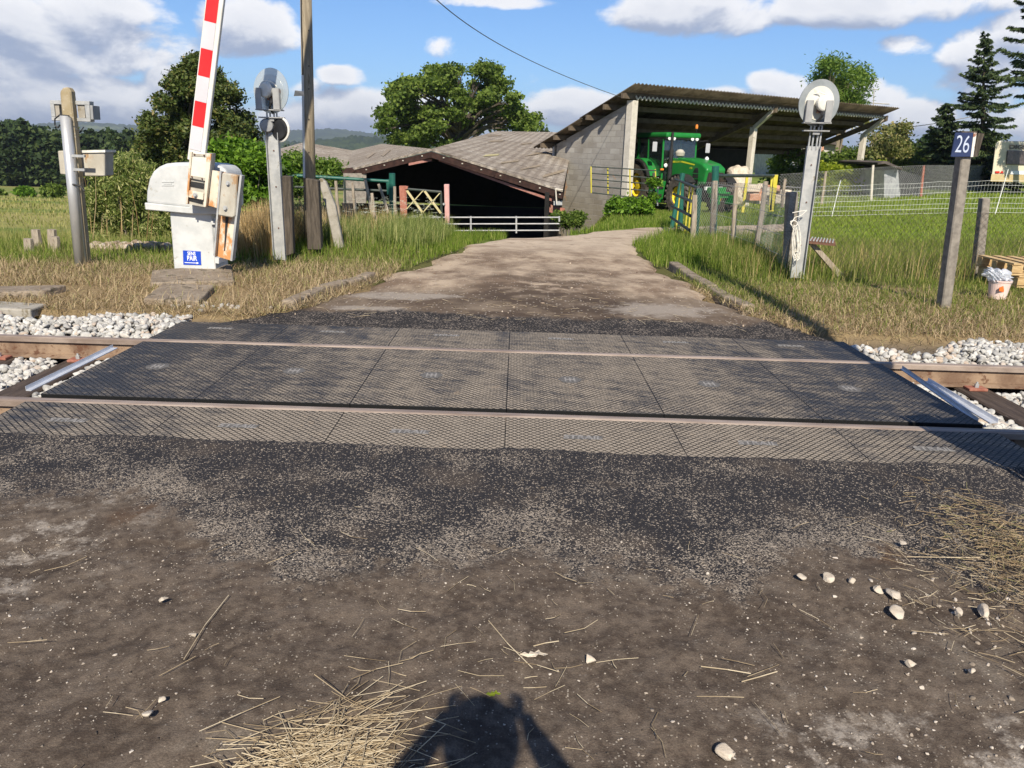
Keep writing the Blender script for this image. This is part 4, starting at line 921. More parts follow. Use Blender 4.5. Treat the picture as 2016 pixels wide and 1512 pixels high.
g = GT(575, 508); part('concrete_post', MB().pp([(555, 346), (572, 347), (577, 500), (560, 506)], g.y-.3, .12), 'old_wood_dark', label='dark square post standing right behind the left signal post', cat='post', bevel=.01)
g = GT(620, 492); part('timber_post', MB().pp([(601, 351), (626, 355), (632, 492), (605, 492)], g.y-.35, .14), 'old_wood_dark', label='short dark timber stump post in front of the wooden pole', cat='post', bevel=.01)
g = GT(666, 490); part('leaning_post', MB().pp([(626, 356), (631, 350), (641, 358), (660, 405), (676, 488), (659, 492), (642, 410)], g.y, .10), 'concrete', label='pointed grey stake leaning left next to the pole', cat='post', bevel=.012)
def chain(A, B, h, cell=.06, r=.0016, mat='wire_galv', z0=0.02, lab='', parent=None, name='wire_mesh'):
    A, B = Vector(A), Vector(B); L_ = (B-A).length; d = (B-A)/L_; V = []; Fq = []
    s = Vector((-d.y, d.x, 0)).normalized()*r; ur = Vector((0, 0, r))
    def seg(p, q):
        o = len(V)
        e = (q-p).normalized(); w_ = e.cross(s).normalized()*r
        for c in (p, q): V.extend([c+s*1.0, c-s*.5+w_*.87, c-s*.5-w_*.87])
        for k in range(3): Fq.append((o+k, o+(k+1) % 3, o+3+(k+1) % 3, o+3+k))
    k = -h
    while k < L_:
        for sgn in (0, 1):
            u0, w0, u1, w1 = k, 0.0, k+h, h
            if u0 < 0: w0 = -u0; u0 = 0
            if u1 > L_: w1 -= u1-L_; u1 = L_
            if u1-u0 > .01:
                if sgn: p, q = A+d*u0+Vector((0, 0, z0+h-w0)), A+d*u1+Vector((0, 0, z0+h-w1))
                else: p, q = A+d*u0+Vector((0, 0, z0+w0)), A+d*u1+Vector((0, 0, z0+w1))
                seg(p, q)
        k += cell*1.414
    for z in (z0, z0+h): seg(A+Vector((0, 0, z)), B+Vector((0, 0, z)))
    return np_mesh(name, [tuple(v) for v in V], Fq, mat, parent=parent)
def stake(p0, p1, r0, r1, lab, mat='post_wood', name='fence_stake', group=None, cat='fence stake', split=False):
    a_, b_ = Vector(p0), Vector(p1); mid = (a_+b_)/2 + Vector((random.uniform(-.015, .015), 0, 0)); m = MB().tube(a_, mid, r0, (r0+r1)/2, 7).tube(mid, b_, (r0+r1)/2, r1, 7)
    return part(name, m, mat, label=lab, cat=cat, group=group)
def base_at(px, Y, road=False): 
    p = P(px, 400, Y); return Vector((p.x, Y, H(p.x, Y)-.05))
Lst = [(661, 356, 669, 428, 14.6, 'first thin stake right of the leaning grey post'), (694, 359, 702, 416, 15.2, 'second thin stake in the weeds at left'), (719, 354, 735, 420, 14.8, 'tallest thin leaning stake among the white flowers'), (745, 362, 764, 408, 15.8, 'short stake leaning towards the thick green post'), (777, 367, 780, 432, 15.4, 'upright thin stake right beside the thick green post'), (732, 380, 744, 460, 13.6, 'lowest crooked stake among the weeds')]
for x0, y0, x1, y1, Y, lb_ in Lst: stake(P(x1, y1+12, Y), P(x0, y0, Y), .036, .028, lb_, group='weathered stakes of the left fence')
chain(P(575, 490, 11.3), P(660, 486, 11.9)+Vector((0, 0, 0)), 1.05, .05, .002, 'wire_dark'); tag(bpy.data.objects[-1] if 0 else COL.objects[-1], 'dark wire netting hung in front of the wooden pole', 'wire netting')
Y = 16.4
t = thing('tube_fence', GT(772, 436), 'green tubular steel fence with a thick round end post at left', 'fence')
part('end_post', MB().tube(P(773, 445, Y), P(772, 341, Y), .065, .065, 14), 'green_paint', t, smooth=False)
part('rail', MB().tube(P(560, 344, Y-.4), P(765, 357, Y), .035, .035, 10), 'green_paint', t)
part('rail', MB().tube(P(560, 367, Y-.4), P(765, 376, Y), .025, .025, 8), 'gate_dark', t)
part('hinge_plate', MB().pp([(760, 353), (767, 353), (767, 383), (762, 383)], Y-.03, .05), 'green_paint', t)
part('upright', MB().tube(P(678, 352, Y-.2), P(680, 400, Y-.2), .022), 'gate_dark', t)
g = P(793, 438, 17.0)
t = thing('post', g, 'rusty red painted steel post left of the yellow lattice gate', 'gate post'); part('beam', MB().pp([(786, 366), (797, 366), (800, 440), (789, 440)], g.y, .12), 'red_post', t); part('cap', MB().pp([(797, 366), (803, 367), (802, 372), (797, 373)], g.y, .1).pp([(797, 373), (800, 373), (802, 440), (800, 440)], g.y+.02, .05), 'red_post', t)
g = P(878, 438, 17.0); t = thing('post', g, 'faded pink square post right of the yellow lattice gate', 'gate post'); part('beam', MB().pp([(874, 363), (884, 363), (885, 440), (876, 440)], g.y, .13), 'pink_post', t, bevel=.01)
part('latch', MB().lathe(P(874, 402, g.y-.02), (0, -1, 0), [(.03, 0), (.02, .05)], 8), 'galv', t)
Y = g.y+.05
t = thing('lattice_gate', P(835, 440, 17), 'small dark framed gate with crossed pale yellow bars and hoops', 'gate')
m = MB()
for a_, b_ in (((799, 372), (869, 378)), ((799, 372), (800, 440)), ((868, 378), (870, 440))): m.tube(P(*a_, Y), P(*b_, Y), .028, .028, 6)
part('gate_frame', m, 'gate_dark', t)
m = MB()
for a_, b_ in (((801, 375), (833, 420)), ((833, 375), (800, 412)), ((836, 376), (868, 420)), ((866, 380), (824, 428))): obox(m, P(*a_, Y-.03), P(*b_, Y-.03), (.045, 0, .02), (0, .02, 0))
part('crossed_bars', m, 'cream_yellow', t)
m = MB()
for cx in (817, 849):
    m.path([P(cx+17*math.cos(a_), 440-15*math.sin(a_), Y+.04) for a_ in np.linspace(0, math.pi, 14)], .012)
part('hoop', m, 'wire_galv', t)
Y = 19.6
t = thing('rail_gate', P(1010, 458, Y), 'long low grey white steel rail fence across the barn mouth', 'rail fence')
for y_ in (427, 440.5, 453.5): part('rail', MB().tube(P(745, y_+1, Y), P(1101, y_ + (0 if y_ > 430 else 1), Y), .017, .017, 8), 'gate_white', t)
for x_ in (765, 927, 1016.5, 1101): part('upright', MB().tube(P(x_, 459 if x_ < 1100 else 436, Y), P(x_, 425.5, Y), .022, .022, 8), 'gate_white', t)
# ------------------------------------------------------------------ barn
A, Bq, Cq, Dq = P(849, 293, 24), P(1108, 374, 22.5), P(978, 258, 46), P(1132, 261, 46)
Lq, BL, BR = P(684, 334, 25.5), P(690, 297, 48), P(752, 283, 48)
t = thing('barn', (A.x, 24, -1.7), 'low wide barn with weathered fibre cement roof and open black gable', 'barn')
def quadslab(a_, b_, c_, d_, th, n1=1, n2=1):
    mb = MB(); V = []; 
    for i in range(n1+1):
        for j in range(n2+1):
            u, v = i/n1, j/n2; V.append(a_.lerp(b_, u).lerp(d_.lerp(c_, u), v))
    f = [(i*(n2+1)+j, (i+1)*(n2+1)+j, (i+1)*(n2+1)+j+1, i*(n2+1)+j+1) for i in range(n1) for j in range(n2)]
    o = len(V); W = [p-Vector((0, 0, th)) for p in V]; mb.add(V+W, f+[tuple(x+o for x in reversed(q)) for q in f]); 
    k = n2+1
    rim = [(i, 0) for i in range(n1)]
    for i in range(n1): mb.f.append(((i+1)*k, i*k, i*k+o, (i+1)*k+o)); mb.f.append((i*k+n2, (i+1)*k+n2, (i+1)*k+n2+o, i*k+n2+o))
    for j in range(n2): mb.f.append((j, j+1, j+1+o, j+o)); mb.f.append((n1*k+j+1, n1*k+j, n1*k+j+o, n1*k+j+1+o))
    return mb
rf = part('roof', quadslab(A, Bq, Dq, Cq, .06, 12, 12), 'barn_roof', t)
rf2 = part('roof', quadslab(Lq, A, BR, BL, .06, 12, 12), 'barn_roof', t)
def onroof(q, u0, u1, v0, v1):
    a_, b_, c_, d_ = q; f = lambda u, v: a_.lerp(b_, u).lerp(d_.lerp(c_, u), v)+Vector((0, 0, .012)); w_ = (u1-u0)*.9; return MB().prism([f(u0, v0), f(u1, v0+w_), f(u1, v1+w_), f(u0, v1)], (0, 0, .012))
RQ = (A, Bq, Dq, Cq); LQ = (Lq, A, BR, BL)
for (u0, u1, v0, v1, ye) in ((.34, .42, .10, .13, 1), (.50, .60, .07, .10, 0), (.66, .78, .06, .085, 0), (.84, .98, .05, .08, 0), (.20, .30, .40, .46, 0), (.50, .58, .48, .52, 0), (.08, .18, .60, .66, 0), (.62, .86, .26, .28, 0)):
    part('rooflight', onroof(RQ, u0, u1, v0, v1), 'rooflight_yellow' if ye else 'rooflight', rf)
for (u0, u1, v0, v1) in ((.30, .48, .20, .30), (.50, .72, .12, .20)): part('rooflight', onroof(LQ, u0, u1, v0, v1), 'rooflight', rf2)
def beam(mb, a_, b_, h, d): 
    a_, b_ = Vector(a_), Vector(b_); return mb.prism([a_, b_, b_-Vector((0, 0, h)), a_-Vector((0, 0, h))], (0, d, 0))
dz_ = Vector((0, -.03, -.08))
m = MB(); beam(m, A+dz_, Bq+dz_, .17, .10); beam(m, A+dz_, Lq+dz_, .17, .10); part('verge_beam', m, 'barn_beam', t)
for E_, k_ in ((Bq, 7), (Lq, 5)):
    for u in np.linspace(.10, .98, k_):
        p = A.lerp(E_, float(u)) + Vector((0, -.05, -.14)); part('purlin_end', MB().box(p, (.045, .03, .03)), 'weight_grey', t)
m = MB(); beam(m, A+Vector((.2, .15, -.28)), Bq+Vector((-.3, .15, -.26)), .07, .06); beam(m, A+Vector((0, .15, -.28)), A+Vector((-.7, .15, -.43)), .07, .06); part('inner_rafter', m, 'barn_pink', t)
part('corner_column', MB().pp([(1079, 374), (1093, 379), (1092, 420), (1079, 417)], 22.9, .2), 'barn_pink', t)
part('plinth', MB().pp([(1092, 408), (1112, 411), (1110, 428), (1082, 418)], 23.2, .3), 'red_post', t)
z0 = -1.75; hw = Vector((0, 0, 1))
def wall(mb, a_, b_, th=.12): 
    a_, b_ = Vector(a_), Vector(b_); s = Vector((-(b_-a_).y, (b_-a_).x, 0)).normalized()*th
    return mb.prism([Vector((a_.x, a_.y, z0)), Vector((b_.x, b_.y, z0)), Vector((b_.x, b_.y, b_.z)), Vector((a_.x, a_.y, a_.z))], s)
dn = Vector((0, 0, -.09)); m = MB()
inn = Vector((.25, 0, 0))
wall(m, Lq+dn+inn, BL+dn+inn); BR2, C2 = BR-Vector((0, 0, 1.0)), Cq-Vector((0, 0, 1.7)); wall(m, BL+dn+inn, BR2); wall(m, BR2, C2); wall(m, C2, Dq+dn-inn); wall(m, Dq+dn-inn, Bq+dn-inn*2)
part('inner_wall', m, 'dark_inside', t); part('hidden_light_block', MB().prism([A+Vector((0, .2, -.25)), BR2, C2], (0, 0, .05)), 'barn_roof', t)  # unseen roof triangle added to keep sunlight out of the barn
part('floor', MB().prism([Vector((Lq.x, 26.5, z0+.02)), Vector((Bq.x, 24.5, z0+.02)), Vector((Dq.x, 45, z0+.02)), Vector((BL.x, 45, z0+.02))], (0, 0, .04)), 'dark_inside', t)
# plank panel at the barn's left end
part('plank_panel', MB().pp([(676, 341), (721, 341), (721, 400), (676, 400)], 25.2, .06), 'concrete_dark', t)
part('eaves_end', MB().pp([(672, 332), (690, 330), (700, 336), (690, 343), (676, 345)], 25.3, .3), 'barn_beam', t)
# gutter pipe and grey box between barn and shed
part('downpipe', MB().tube(P(1094, 372, 22.4), P(1096, 402, 22.4), .02).tube(P(1093, 372, 22.4), P(1108, 374, 22.4), .02), 'shed_column', t)
part('junction_box', MB().pp([(1090, 396), (1107, 396), (1107, 404), (1090, 404)], 22.6, .2), 'galv', t)
t = thing('far_barn', P(596, 330, 50), 'far barn roof rising behind the left hedge', 'barn')
part('roof', quadslab(P(500, 322, 44), P(690, 330, 44), P(700, 297, 56), P(598, 280, 56), .06, 6, 6).add([P(500, 322, 44), P(598, 280, 56), P(505, 305, 60)], [(0, 1, 2)]), 'barn_roof', t)
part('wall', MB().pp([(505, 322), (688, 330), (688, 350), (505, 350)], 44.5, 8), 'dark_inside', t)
# ------------------------------------------------------------------ open shed with block wall
K1 = P(1246, 193, 28.0); K1.z = K1.z
fl = Vector((.8165, .577, 0)); bk = Vector((-.577, .8165, 0))      # along the open front, towards the low back
def onfront(px, off=0.0):                                          # point of the front line seen at image column px
    lo, hi = -5.0, 40.0
    for _ in range(50):
        m_ = (lo+hi)/2; p = K1 + fl*m_ + bk*off; q = p - Vector((0, 0, EYE)); x = q.dot(ex)/q.dot(fw)*F + 1008
        if x < px: lo = m_
        else: hi = m_
    return lo
zf = H(K1.x+1, 28.5) - .02
ZH, sl_ = K1.z+.02, None
BW = 4.2; zb = P(1115, 284, (K1+bk*BW).y).z
sl_ = (ZH-zb)/BW
t = shed = thing('open_shed', (K1.x, K1.y, zf), 'open fronted farm shed with grey block end wall and corrugated roof sheltering the tractor', 'shed')
# wall in its own frame so that the blocks course properly
wl = 4.25; d0_ = 1.25
mb = MB().prism([(0, 0, zf-d0_-.3), (wl, 0, zf-d0_-1.1), (wl, 0, zb-.06), (.3, 0, ZH-.22)], (0, -.2, 0))
me_o = part('end_wall', mb, 'block_wall', t, local=True)
me_o.rotation_euler = (0, 0, math.atan2(bk.y, bk.x)); me_o.location = (0, 0, -zf)
m = MB(); q = K1 + Vector((0, 0, 0)); 
obox(m, Vector((q.x, q.y, zf-.3)), Vector((q.x, q.y, ZH-.10)), fl*.26, bk*.30); part('corner_column', m, 'shed_column', t, bevel=.01)
m = MB(); q = K1+bk*(wl+.02); obox(m, Vector((q.x, q.y, zf-2.0)), Vector((q.x, q.y, zb-.1)), fl*.1, bk*.08); part('edge_trim', m, 'gate_white', t)
s_end = onfront(1765, -.55); ov = .62
def corr(s0, s1, d0, d1, dz, pitch=.177, amp=.026, th=.012, nn=8):
    k = int((s1-s0)/pitch*nn)+1; S = np.linspace(s0, s1, k); V = []
    for d in (d0, d1):
        for s in S: V.append(tuple(K1 + fl*float(s) + bk*d + Vector((0, 0, ZH-K1.z - sl_*d + dz + amp*math.cos(2*math.pi*s/pitch)))))
    V = np.array(V); V2 = V - np.array([0, 0, th]); A_ = np.concatenate([V, V2]); i = np.arange(k-1); 
    top = np.stack([i, i+1, i+1+k, i+k], 1); o = 2*k
    bot = np.stack([i+o, i+k+o, i+1+k+o, i+1+o], 1); f1 = np.stack([i, i+o, i+1+o, i+1], 1); f2 = np.stack([i+k, i+1+k, i+1+k+o, i+k+o], 1)
    e = np.array([[0, k, k+o, o], [k-1, k-1+o, 2*k-1+o, 2*k-1]])
    return A_, np.concatenate([top, bot, f1, f2, e])
V, Q = corr(-.50, s_end, -ov, 2.2, .16); rf = np_mesh('roof', V, Q, 'shed_sheet', parent=t)
V, Q = corr(-.50, s_end, 2.1, BW+.75, .13); np_mesh('roof', V, Q, 'shed_sheet', parent=t)
V, Q = corr(-.0, s_end-.15, -.16, -.12, -.045, pitch=.20, amp=.045, th=.06); np_mesh('sunlit_teeth', V, Q, 'shed_column', parent=t)  # added pale scalloped strip, its colour imitates sunlit sheet ends
m = MB()
for d in (-.05, .85, 1.75, 2.7, 3.6, BW+.2):
    a_ = K1+fl*-.55+bk*d; b_ = K1+fl*(s_end-.3)+bk*d; z = ZH - sl_*d
    a_.z = z+.10; b_.z = z+.10; obox(m, a_-Vector((0, 0, .09)), b_-Vector((0, 0, .09)), bk*.10, (0, 0, .17))
part('purlin', m, 'shed_beam', t)
sc_ = [onfront(1488, .75), onfront(1706, .75)]
for s in [0.05]+sc_:
    a_ = K1+fl*s+bk*-.25; b_ = K1+fl*s+bk*(BW+.3); a_.z = ZH+sl_*.25-.14; b_.z = ZH-sl_*(BW+.3)-.14
    if s > 1: part('rafter', obox(MB(), a_, b_, fl*.14, (0, 0, .22)), 'shed_beam', t)
for s in sc_:
    a_ = K1+fl*s+bk*.75; a_.z = H(a_.x, a_.y)-.1; b_ = a_.copy(); b_.z = ZH-sl_*.75-.42
    c = part('column', obox(MB(), a_, b_, fl*.20, bk*.24), 'shed_column', t, bevel=.015)
    e = K1+fl*(s)+bk*-.15; e.z = ZH+.0-.06
    part('bracket', obox(MB(), b_-Vector((0, 0, .05)), e, fl*.16, (0, 0, .18)), 'shed_column', t)
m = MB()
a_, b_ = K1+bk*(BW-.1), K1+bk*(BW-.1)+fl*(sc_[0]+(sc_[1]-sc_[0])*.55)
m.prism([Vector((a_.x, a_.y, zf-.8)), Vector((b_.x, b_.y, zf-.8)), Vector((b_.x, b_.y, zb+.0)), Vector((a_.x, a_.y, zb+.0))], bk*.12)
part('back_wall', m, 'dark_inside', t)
# clutter inside the shed
def clump(name, c, s, mat, lab, cat, seed=1):
    bm = bmesh.new(); bmesh.ops.create_icosphere(bm, subdivisions=4, radius=1); c = Vector(c); vv = []
    for v in bm.verts:
        p = v.co.copy(); p.z = max(-.72, min(.72, p.z))/.72; f = 1+.06*math.sin(p.x*5+seed)*math.sin(p.y*4+seed)+.04*math.sin(p.z*9+p.x*7)
        vv.append(c+Vector((p.x*s[0]*f, p.y*s[1]*f, p.z*s[2]*f)))
    o = part(name, MB().add(vv, [tuple(v.index for v in f.verts) for f in bm.faces]), mat, label=lab, cat=cat); bm.free(); return o
clump('straw_bale', P(1451, 366, 31), (.50, .5, .72), 'bale', 'pale torn round bale in the shed, right of the tractor nose', 'bale', 2)
t = thing('rubble_heap', P(1535, 392, 30), 'stack of pale blocks and orange bricks beyond the stake fence', 'bricks')
m = MB(); m2 = MB(); r = random.Random(8)
for k in range(26):
    x_ = 1484+r.uniform(-8, 62); y_ = 395-r.uniform(0, 26)*(1 if x_ < 1520 else .6); (m if r.random() < .68 else m2).box(P(x_, y_, 27+r.uniform(-.5, .5)), (r.uniform(.25, .5), .3, r.uniform(.16, .3)), rz=r.uniform(-.5, .5))
part('pale_blocks', m, 'bale', t, bevel=.02); part('bricks', m2, 'brick_red', t, bevel=.01)
# ------------------------------------------------------------------ tractor
TL = Vector((5.45, 30.4, zf+.0)); HD = math.atan2(-math.cos(R(24)), math.sin(R(24)))
TL.z = H(TL.x, TL.y-1)
t = trac = thing('tractor', TL, 'large green farm tractor with yellow wheel rims parked at the shed mouth', 'tractor', rz=HD, sc=.95)
K = dict(parent=t, local=True)
def prof(pts, y0, y1): return MB().prism([(x_, y0, z_) for x_, z_ in pts], (0, y1-y0, 0))
def wheel(x_, y_, r_, w_, lab):
    s = 1 if y_ > 0 else -1; ax = (0, s, 0); o = (x_, y_-s*w_/2, r_)
    wh = part('wheel', MB().lathe(o, ax, [(r_*.50, .02*w_), (r_*.86, 0), (r_*.97, w_*.08), (r_*.975, w_*.92), (r_*.86, w_), (r_*.50, w_*.98), (r_*.48, w_*.5)], 44), 'tyre', label=lab, **K)
    m = MB(); k = 22
    for i in range(k*2):
        a_ = 2*math.pi*(i+.5*(i % 2))/(k*2); hf = -1 if i % 2 else 1
        c = Vector((x_, y_, r_)); e = Vector((math.cos(a_), 0, math.sin(a_))); tn = Vector((-math.sin(a_), 0, math.cos(a_)))
        p = c+e*(r_*.985)+Vector((0, hf*w_*.03, 0)); q = c+e*(r_*.975)+Vector((0, hf*w_*.50, 0))+tn*.12
        obox(m, p, q, tn*.055, e*.09)
    part('tread', m, 'tyre', parent=wh, local=True)
    part('rim', MB().lathe(o, ax, [(r_*.48, .0), (r_*.56, w_*.98), (r_*.53, w_*.98), (r_*.46, w_*.62), (r_*.40, w_*.52), (r_*.22, w_*.58), (r_*.20, w_*.78), (r_*.08, w_*.80), (.001, w_*.80)], 32), 'rim_yellow', parent=wh, local=True)
for y_ in (-.92, .92): wheel(0, y_, .93, .52, 'big rear wheel with yellow rim'); wheel(2.72, y_, .68, .42, 'smaller front wheel with yellow rim')
part('chassis', prof([(-.5, .6), (3.3, .6), (3.5, .85), (3.3, 1.15), (-.5, 1.1)], -.3, .3).box((0, 0, .93), (.35, 1.6, .35)).box((2.72, 0, .68), (.25, 1.6, .25)), 'tractor_black', **K)
hd = part('hood', prof([(1.25, 1.12), (1.22, 2.00), (1.9, 2.02), (2.6, 1.96), (3.2, 1.84), (3.50, 1.68), (3.50, 1.60), (3.40, 1.12), (2.95, 1.00), (2.3, 1.12)], -.43, .43), 'tractor_green', bevel=.09, seg=4, **K)
part('grille', prof([(3.30, 1.04), (3.27, 1.56), (3.50, 1.56), (3.45, 1.04)], -.345, .345), 'pole_wood' if 0 else 'tractor_black', parent=hd, local=True, bevel=.03)
m = MB()
for i in range(11): m.prism([(3.515-.005*i*0, -.30+.06*i, 1.10), (3.53, -.30+.06*i, 1.52), (3.53, -.285+.06*i, 1.52), (3.515, -.285+.06*i, 1.10)], (-.05, 0, 0))
part('grille_bars', m, 'sleeper_wood', parent=hd, local=True)
for s in (-1, 1):
    part('side_vent', prof([(2.72, 1.10), (2.70, 1.52), (2.80, 1.66), (2.98, 1.68), (3.02, 1.58), (3.05, 1.10)], s*.425, s*.436), 'tractor_black', parent=hd, local=True)
    m = MB()
    for z_ in (1.28, 1.46): m.prism([(2.66, s*.434, z_), (3.08, s*.434, z_), (3.08, s*.434, z_+.02), (2.66, s*.434, z_+.04)], (0, s*.012, 0))
    part('vent_bar', m, 'tractor_green', parent=hd, local=True)
    sp = part('hood_stripe', prof([(1.32, 1.82), (2.0, 1.84), (2.75, 1.76), (2.78, 1.80), (2.0, 1.90), (1.32, 1.89)], s*.431, s*.436), 'stripe_yellow', parent=hd, local=True)
    part('side_badge', prof([(2.0, 1.38), (2.18, 1.38), (2.18, 1.44), (2.0, 1.44)], s*.431, s*.437), 'sign_white', parent=hd, local=True)
mk = text_mb('JOHN DEERE', .07, (1.75, -.437, 1.862), (1, 0, 0), (0, 0, 1), .002, sx=1.0); part('lettering', mk, 'tractor_green', parent=hd, local=True)
mk = text_mb('6930', .085, (2.56, -.437, 1.66), (1, 0, 0), (0, 0, 1), .002); part('lettering', mk, 'stripe_yellow', parent=hd, local=True)
part('headlamp', MB().box((3.44, -.25, .98), (.10, .26, .12)), 'lamp_glass', **K); part('headlamp', MB().box((3.44, .25, .98), (.10, .26, .12)), 'lamp_glass', **K)
# cab
cx0, cx1 = -.62, 1.22
part('cab_roof', MB().prism([(cx0-.12, -.80, 2.72), (cx1+.16, -.80, 2.72), (cx1+.16, .80, 2.72), (cx0-.12, .80, 2.72)], (0, 0, .20)), 'tractor_green', bevel=.075, seg=3, **K)
part('roof_underside', MB().box((.32, 0, 2.705), (2.0, 1.56, .06)), 'tractor_black', **K)
m = MB()
for y_ in (-.76, .76):
    for a_, b_ in (((cx1-.02, 1.1), (cx1-.10, 2.70)), ((.25, .95), (.12, 2.70)), ((cx0, 1.7), (cx0+.06, 2.70))): m.tube((a_[0], y_, a_[1]), (b_[0], y_*.98, b_[1]), .038, .038, 6)
for z_ in (1.1,): m.box((cx1-.02, 0, z_), (.06, 1.5, .08))
part('cab_pillar', m, 'tractor_green', **K)
part('rear_pillar', MB().box((cx0+.05, -.74, 2.1), (.12, .08, 1.25)), 'tractor_green', **K); part('rear_pillar', MB().box((cx0+.05, .74, 2.1), (.12, .08, 1.25)), 'tractor_green', **K)
m = MB().prism([(cx1-.01, -.74, 1.12), (cx1-.09, -.74, 2.70), (cx1-.09, .74, 2.70), (cx1-.01, .74, 1.12)], (.006, 0, 0))
for y_ in (-.775, .77): m.prism([(cx0+.05, y_, 1.75), (cx0+.08, y_, 2.68), (cx1-.1, y_, 2.68), (cx1-.03, y_, 1.0), (.3, y_, 1.0), (.0, y_, 1.55)], (0, .005, 0))
part('cab_window', m, 'cab_glass', **K)
part('cab_interior', MB().box((.3, 0, .98), (1.7, 1.3, .25)).box((.1, 0, 1.25), (.5, .5, .35)).box((-.1, 0, 1.7), (.12, .48, .7)).box((1.0, 0, 1.35), (.25, .4, .55)).box((-.52, 0, 1.6), (.05, 1.4, 1.1)), 'tractor_black', bevel=.03, **K)
part('steering_wheel', MB().lathe((.82, 0, 1.72), (-.5, 0, 1), [(.17, 0), (.19, .012), (.17, .024)], 20), 'tractor_black', **K)
for s in (-1, 1):
    pts = [(.0+1.03*math.cos(a_), .93+1.03*math.sin(a_)) for a_ in np.linspace(R(22), R(150), 12)]; ins = [(.0+.97*math.cos(a_), .93+.97*math.sin(a_)) for a_ in np.linspace(R(150), R(22), 12)]
    f_ = part('fender', prof(pts+ins, s*.60, s*1.12), 'tractor_green', label='green rear fender', **K)
    pts2 = [(.0+1.0*math.cos(a_), .93+1.0*math.sin(a_)) for a_ in np.linspace(R(22), R(150), 12)]; in2 = [(.93*math.cos(a_), .93+.93*math.sin(a_)) for a_ in np.linspace(R(150), R(22), 12)]
    part('fender_edge', prof(pts2+in2, s*1.10, s*1.24), 'tractor_black', parent=f_, local=True)
    part('fender_side', prof([(-.55, 1.2), (-.5, 1.85), (.25, 1.98), (.55, 1.75), (.95, 1.15), (.95, .95)], s*.66, s*.72), 'tractor_green', **K)
    stp = part('step', MB().prism([(.98, s*.72, 1.12), (1.45, s*.72, 1.12), (1.30, s*.72, .35), (.95, s*.72, .35)], (0, s*.42, 0)), 'tractor_green', **K)
    part('tread_opening', MB().box((1.18, s*.95, .92), (.48, .30, .14)).box((1.12, s*.95, .62), (.48, .30, .14)).box((1.22, s*1.143, .92), (.28, .012, .13)).box((1.14, s*1.143, .62), (.26, .012, .13)), 'tractor_black', parent=stp, local=True)
    ff = [(2.72+.78*math.cos(a_), .68+.78*math.sin(a_)) for a_ in np.linspace(R(40), R(150), 9)]; fi = [(2.72+.74*math.cos(a_), .68+.74*math.sin(a_)) for a_ in np.linspace(R(150), R(40), 9)]
    part('front_fender', prof(ff+fi, s*.72, s*1.12), 'tractor_black', **K)
    mr = part('mirror_arm', MB().tube((1.15, s*.78, 2.62), (1.25, s*1.22, 2.66), .014, .014, 6).tube((1.25, s*1.22, 2.66), (1.25, s*1.22, 2.3), .014, .014, 6), 'tractor_black', **K)
    part('mirror', MB().box((1.27, s*1.22, 2.38), (.05, .20, .36)), 'mirror_grey', parent=mr, local=True, bevel=.02)
    for y_ in (.42, .63): 
        l_ = part('work_lamp', MB().lathe((1.34, s*y_, 2.70), (1, 0, 0), [(.06, -.06), (.072, 0), (.06, .012), (.001, .014)], 16), 'lamp_glass', **K)
    lp = part('side_lamp', MB().lathe((1.36, s*.72, 1.72), (1, 0, 0), [(.05, -.08), (.075, 0), (.001, .02)], 16), 'lamp_glass', **K)
    part('indicator', MB().box((1.30, s*.84, 1.56), (.08, .14, .08)), 'orange_lens', bevel=.02, **K)
part('exhaust', MB().tube((1.45, -.58, .9), (1.45, -.58, 2.30), .085, .085, 14).tube((1.45, -.58, 2.30), (1.44, -.58, 2.92), .055, .05, 12), 'tractor_black', **K)
part('air_intake', MB().lathe((1.62, -.30, 1.98), (0, 0, 1), [(.05, 0), (.05, .06), (.16, .10), (.18, .22), (.10, .32), (.001, .34)], 20), 'weight_grey', **K)
part('hood_ornament', MB().lathe((2.55, .25, 1.96), (0, 0, 1), [(.07, 0), (.08, .05), (.03, .11), (.001, .12)], 14), 'lamp_glass', **K)
bc = part('beacon', MB().lathe((1.2, .66, 2.98), (0, 0, 1), [(.015, -.12), (.015, .08), (.055, .08), (.055, .11)], 12), 'tractor_black', **K)
part('beacon_lens', MB().lathe((1.2, .66, 3.09), (0, 0, 1), [(.05, 0), (.055, .06), (.045, .14), (.001, .16)], 16), 'orange_lens', parent=bc, local=True)
part('front_linkage', MB().box((3.75, 0, .75), (.5, .55, .16)).box((4.0, .32, .62), (.5, .07, .32)).box((4.0, -.32, .62), (.5, .07, .32)).box((3.62, 0, .92), (.22, .7, .22)).box((4.05, 0, .85), (.12, .5, .06)), 'tractor_green', bevel=.015, **K)
part('tail_lamp', MB().box((-.75, .95, 1.85), (.06, .2, .12)), 'red_lens', **K)
part('rear_sign', MB().box((-.75, -.6, 2.2), (.5, .03, .25), rot=Matrix.Rotation(-.6, 3, 'Y')), 'mirror_grey', **K)
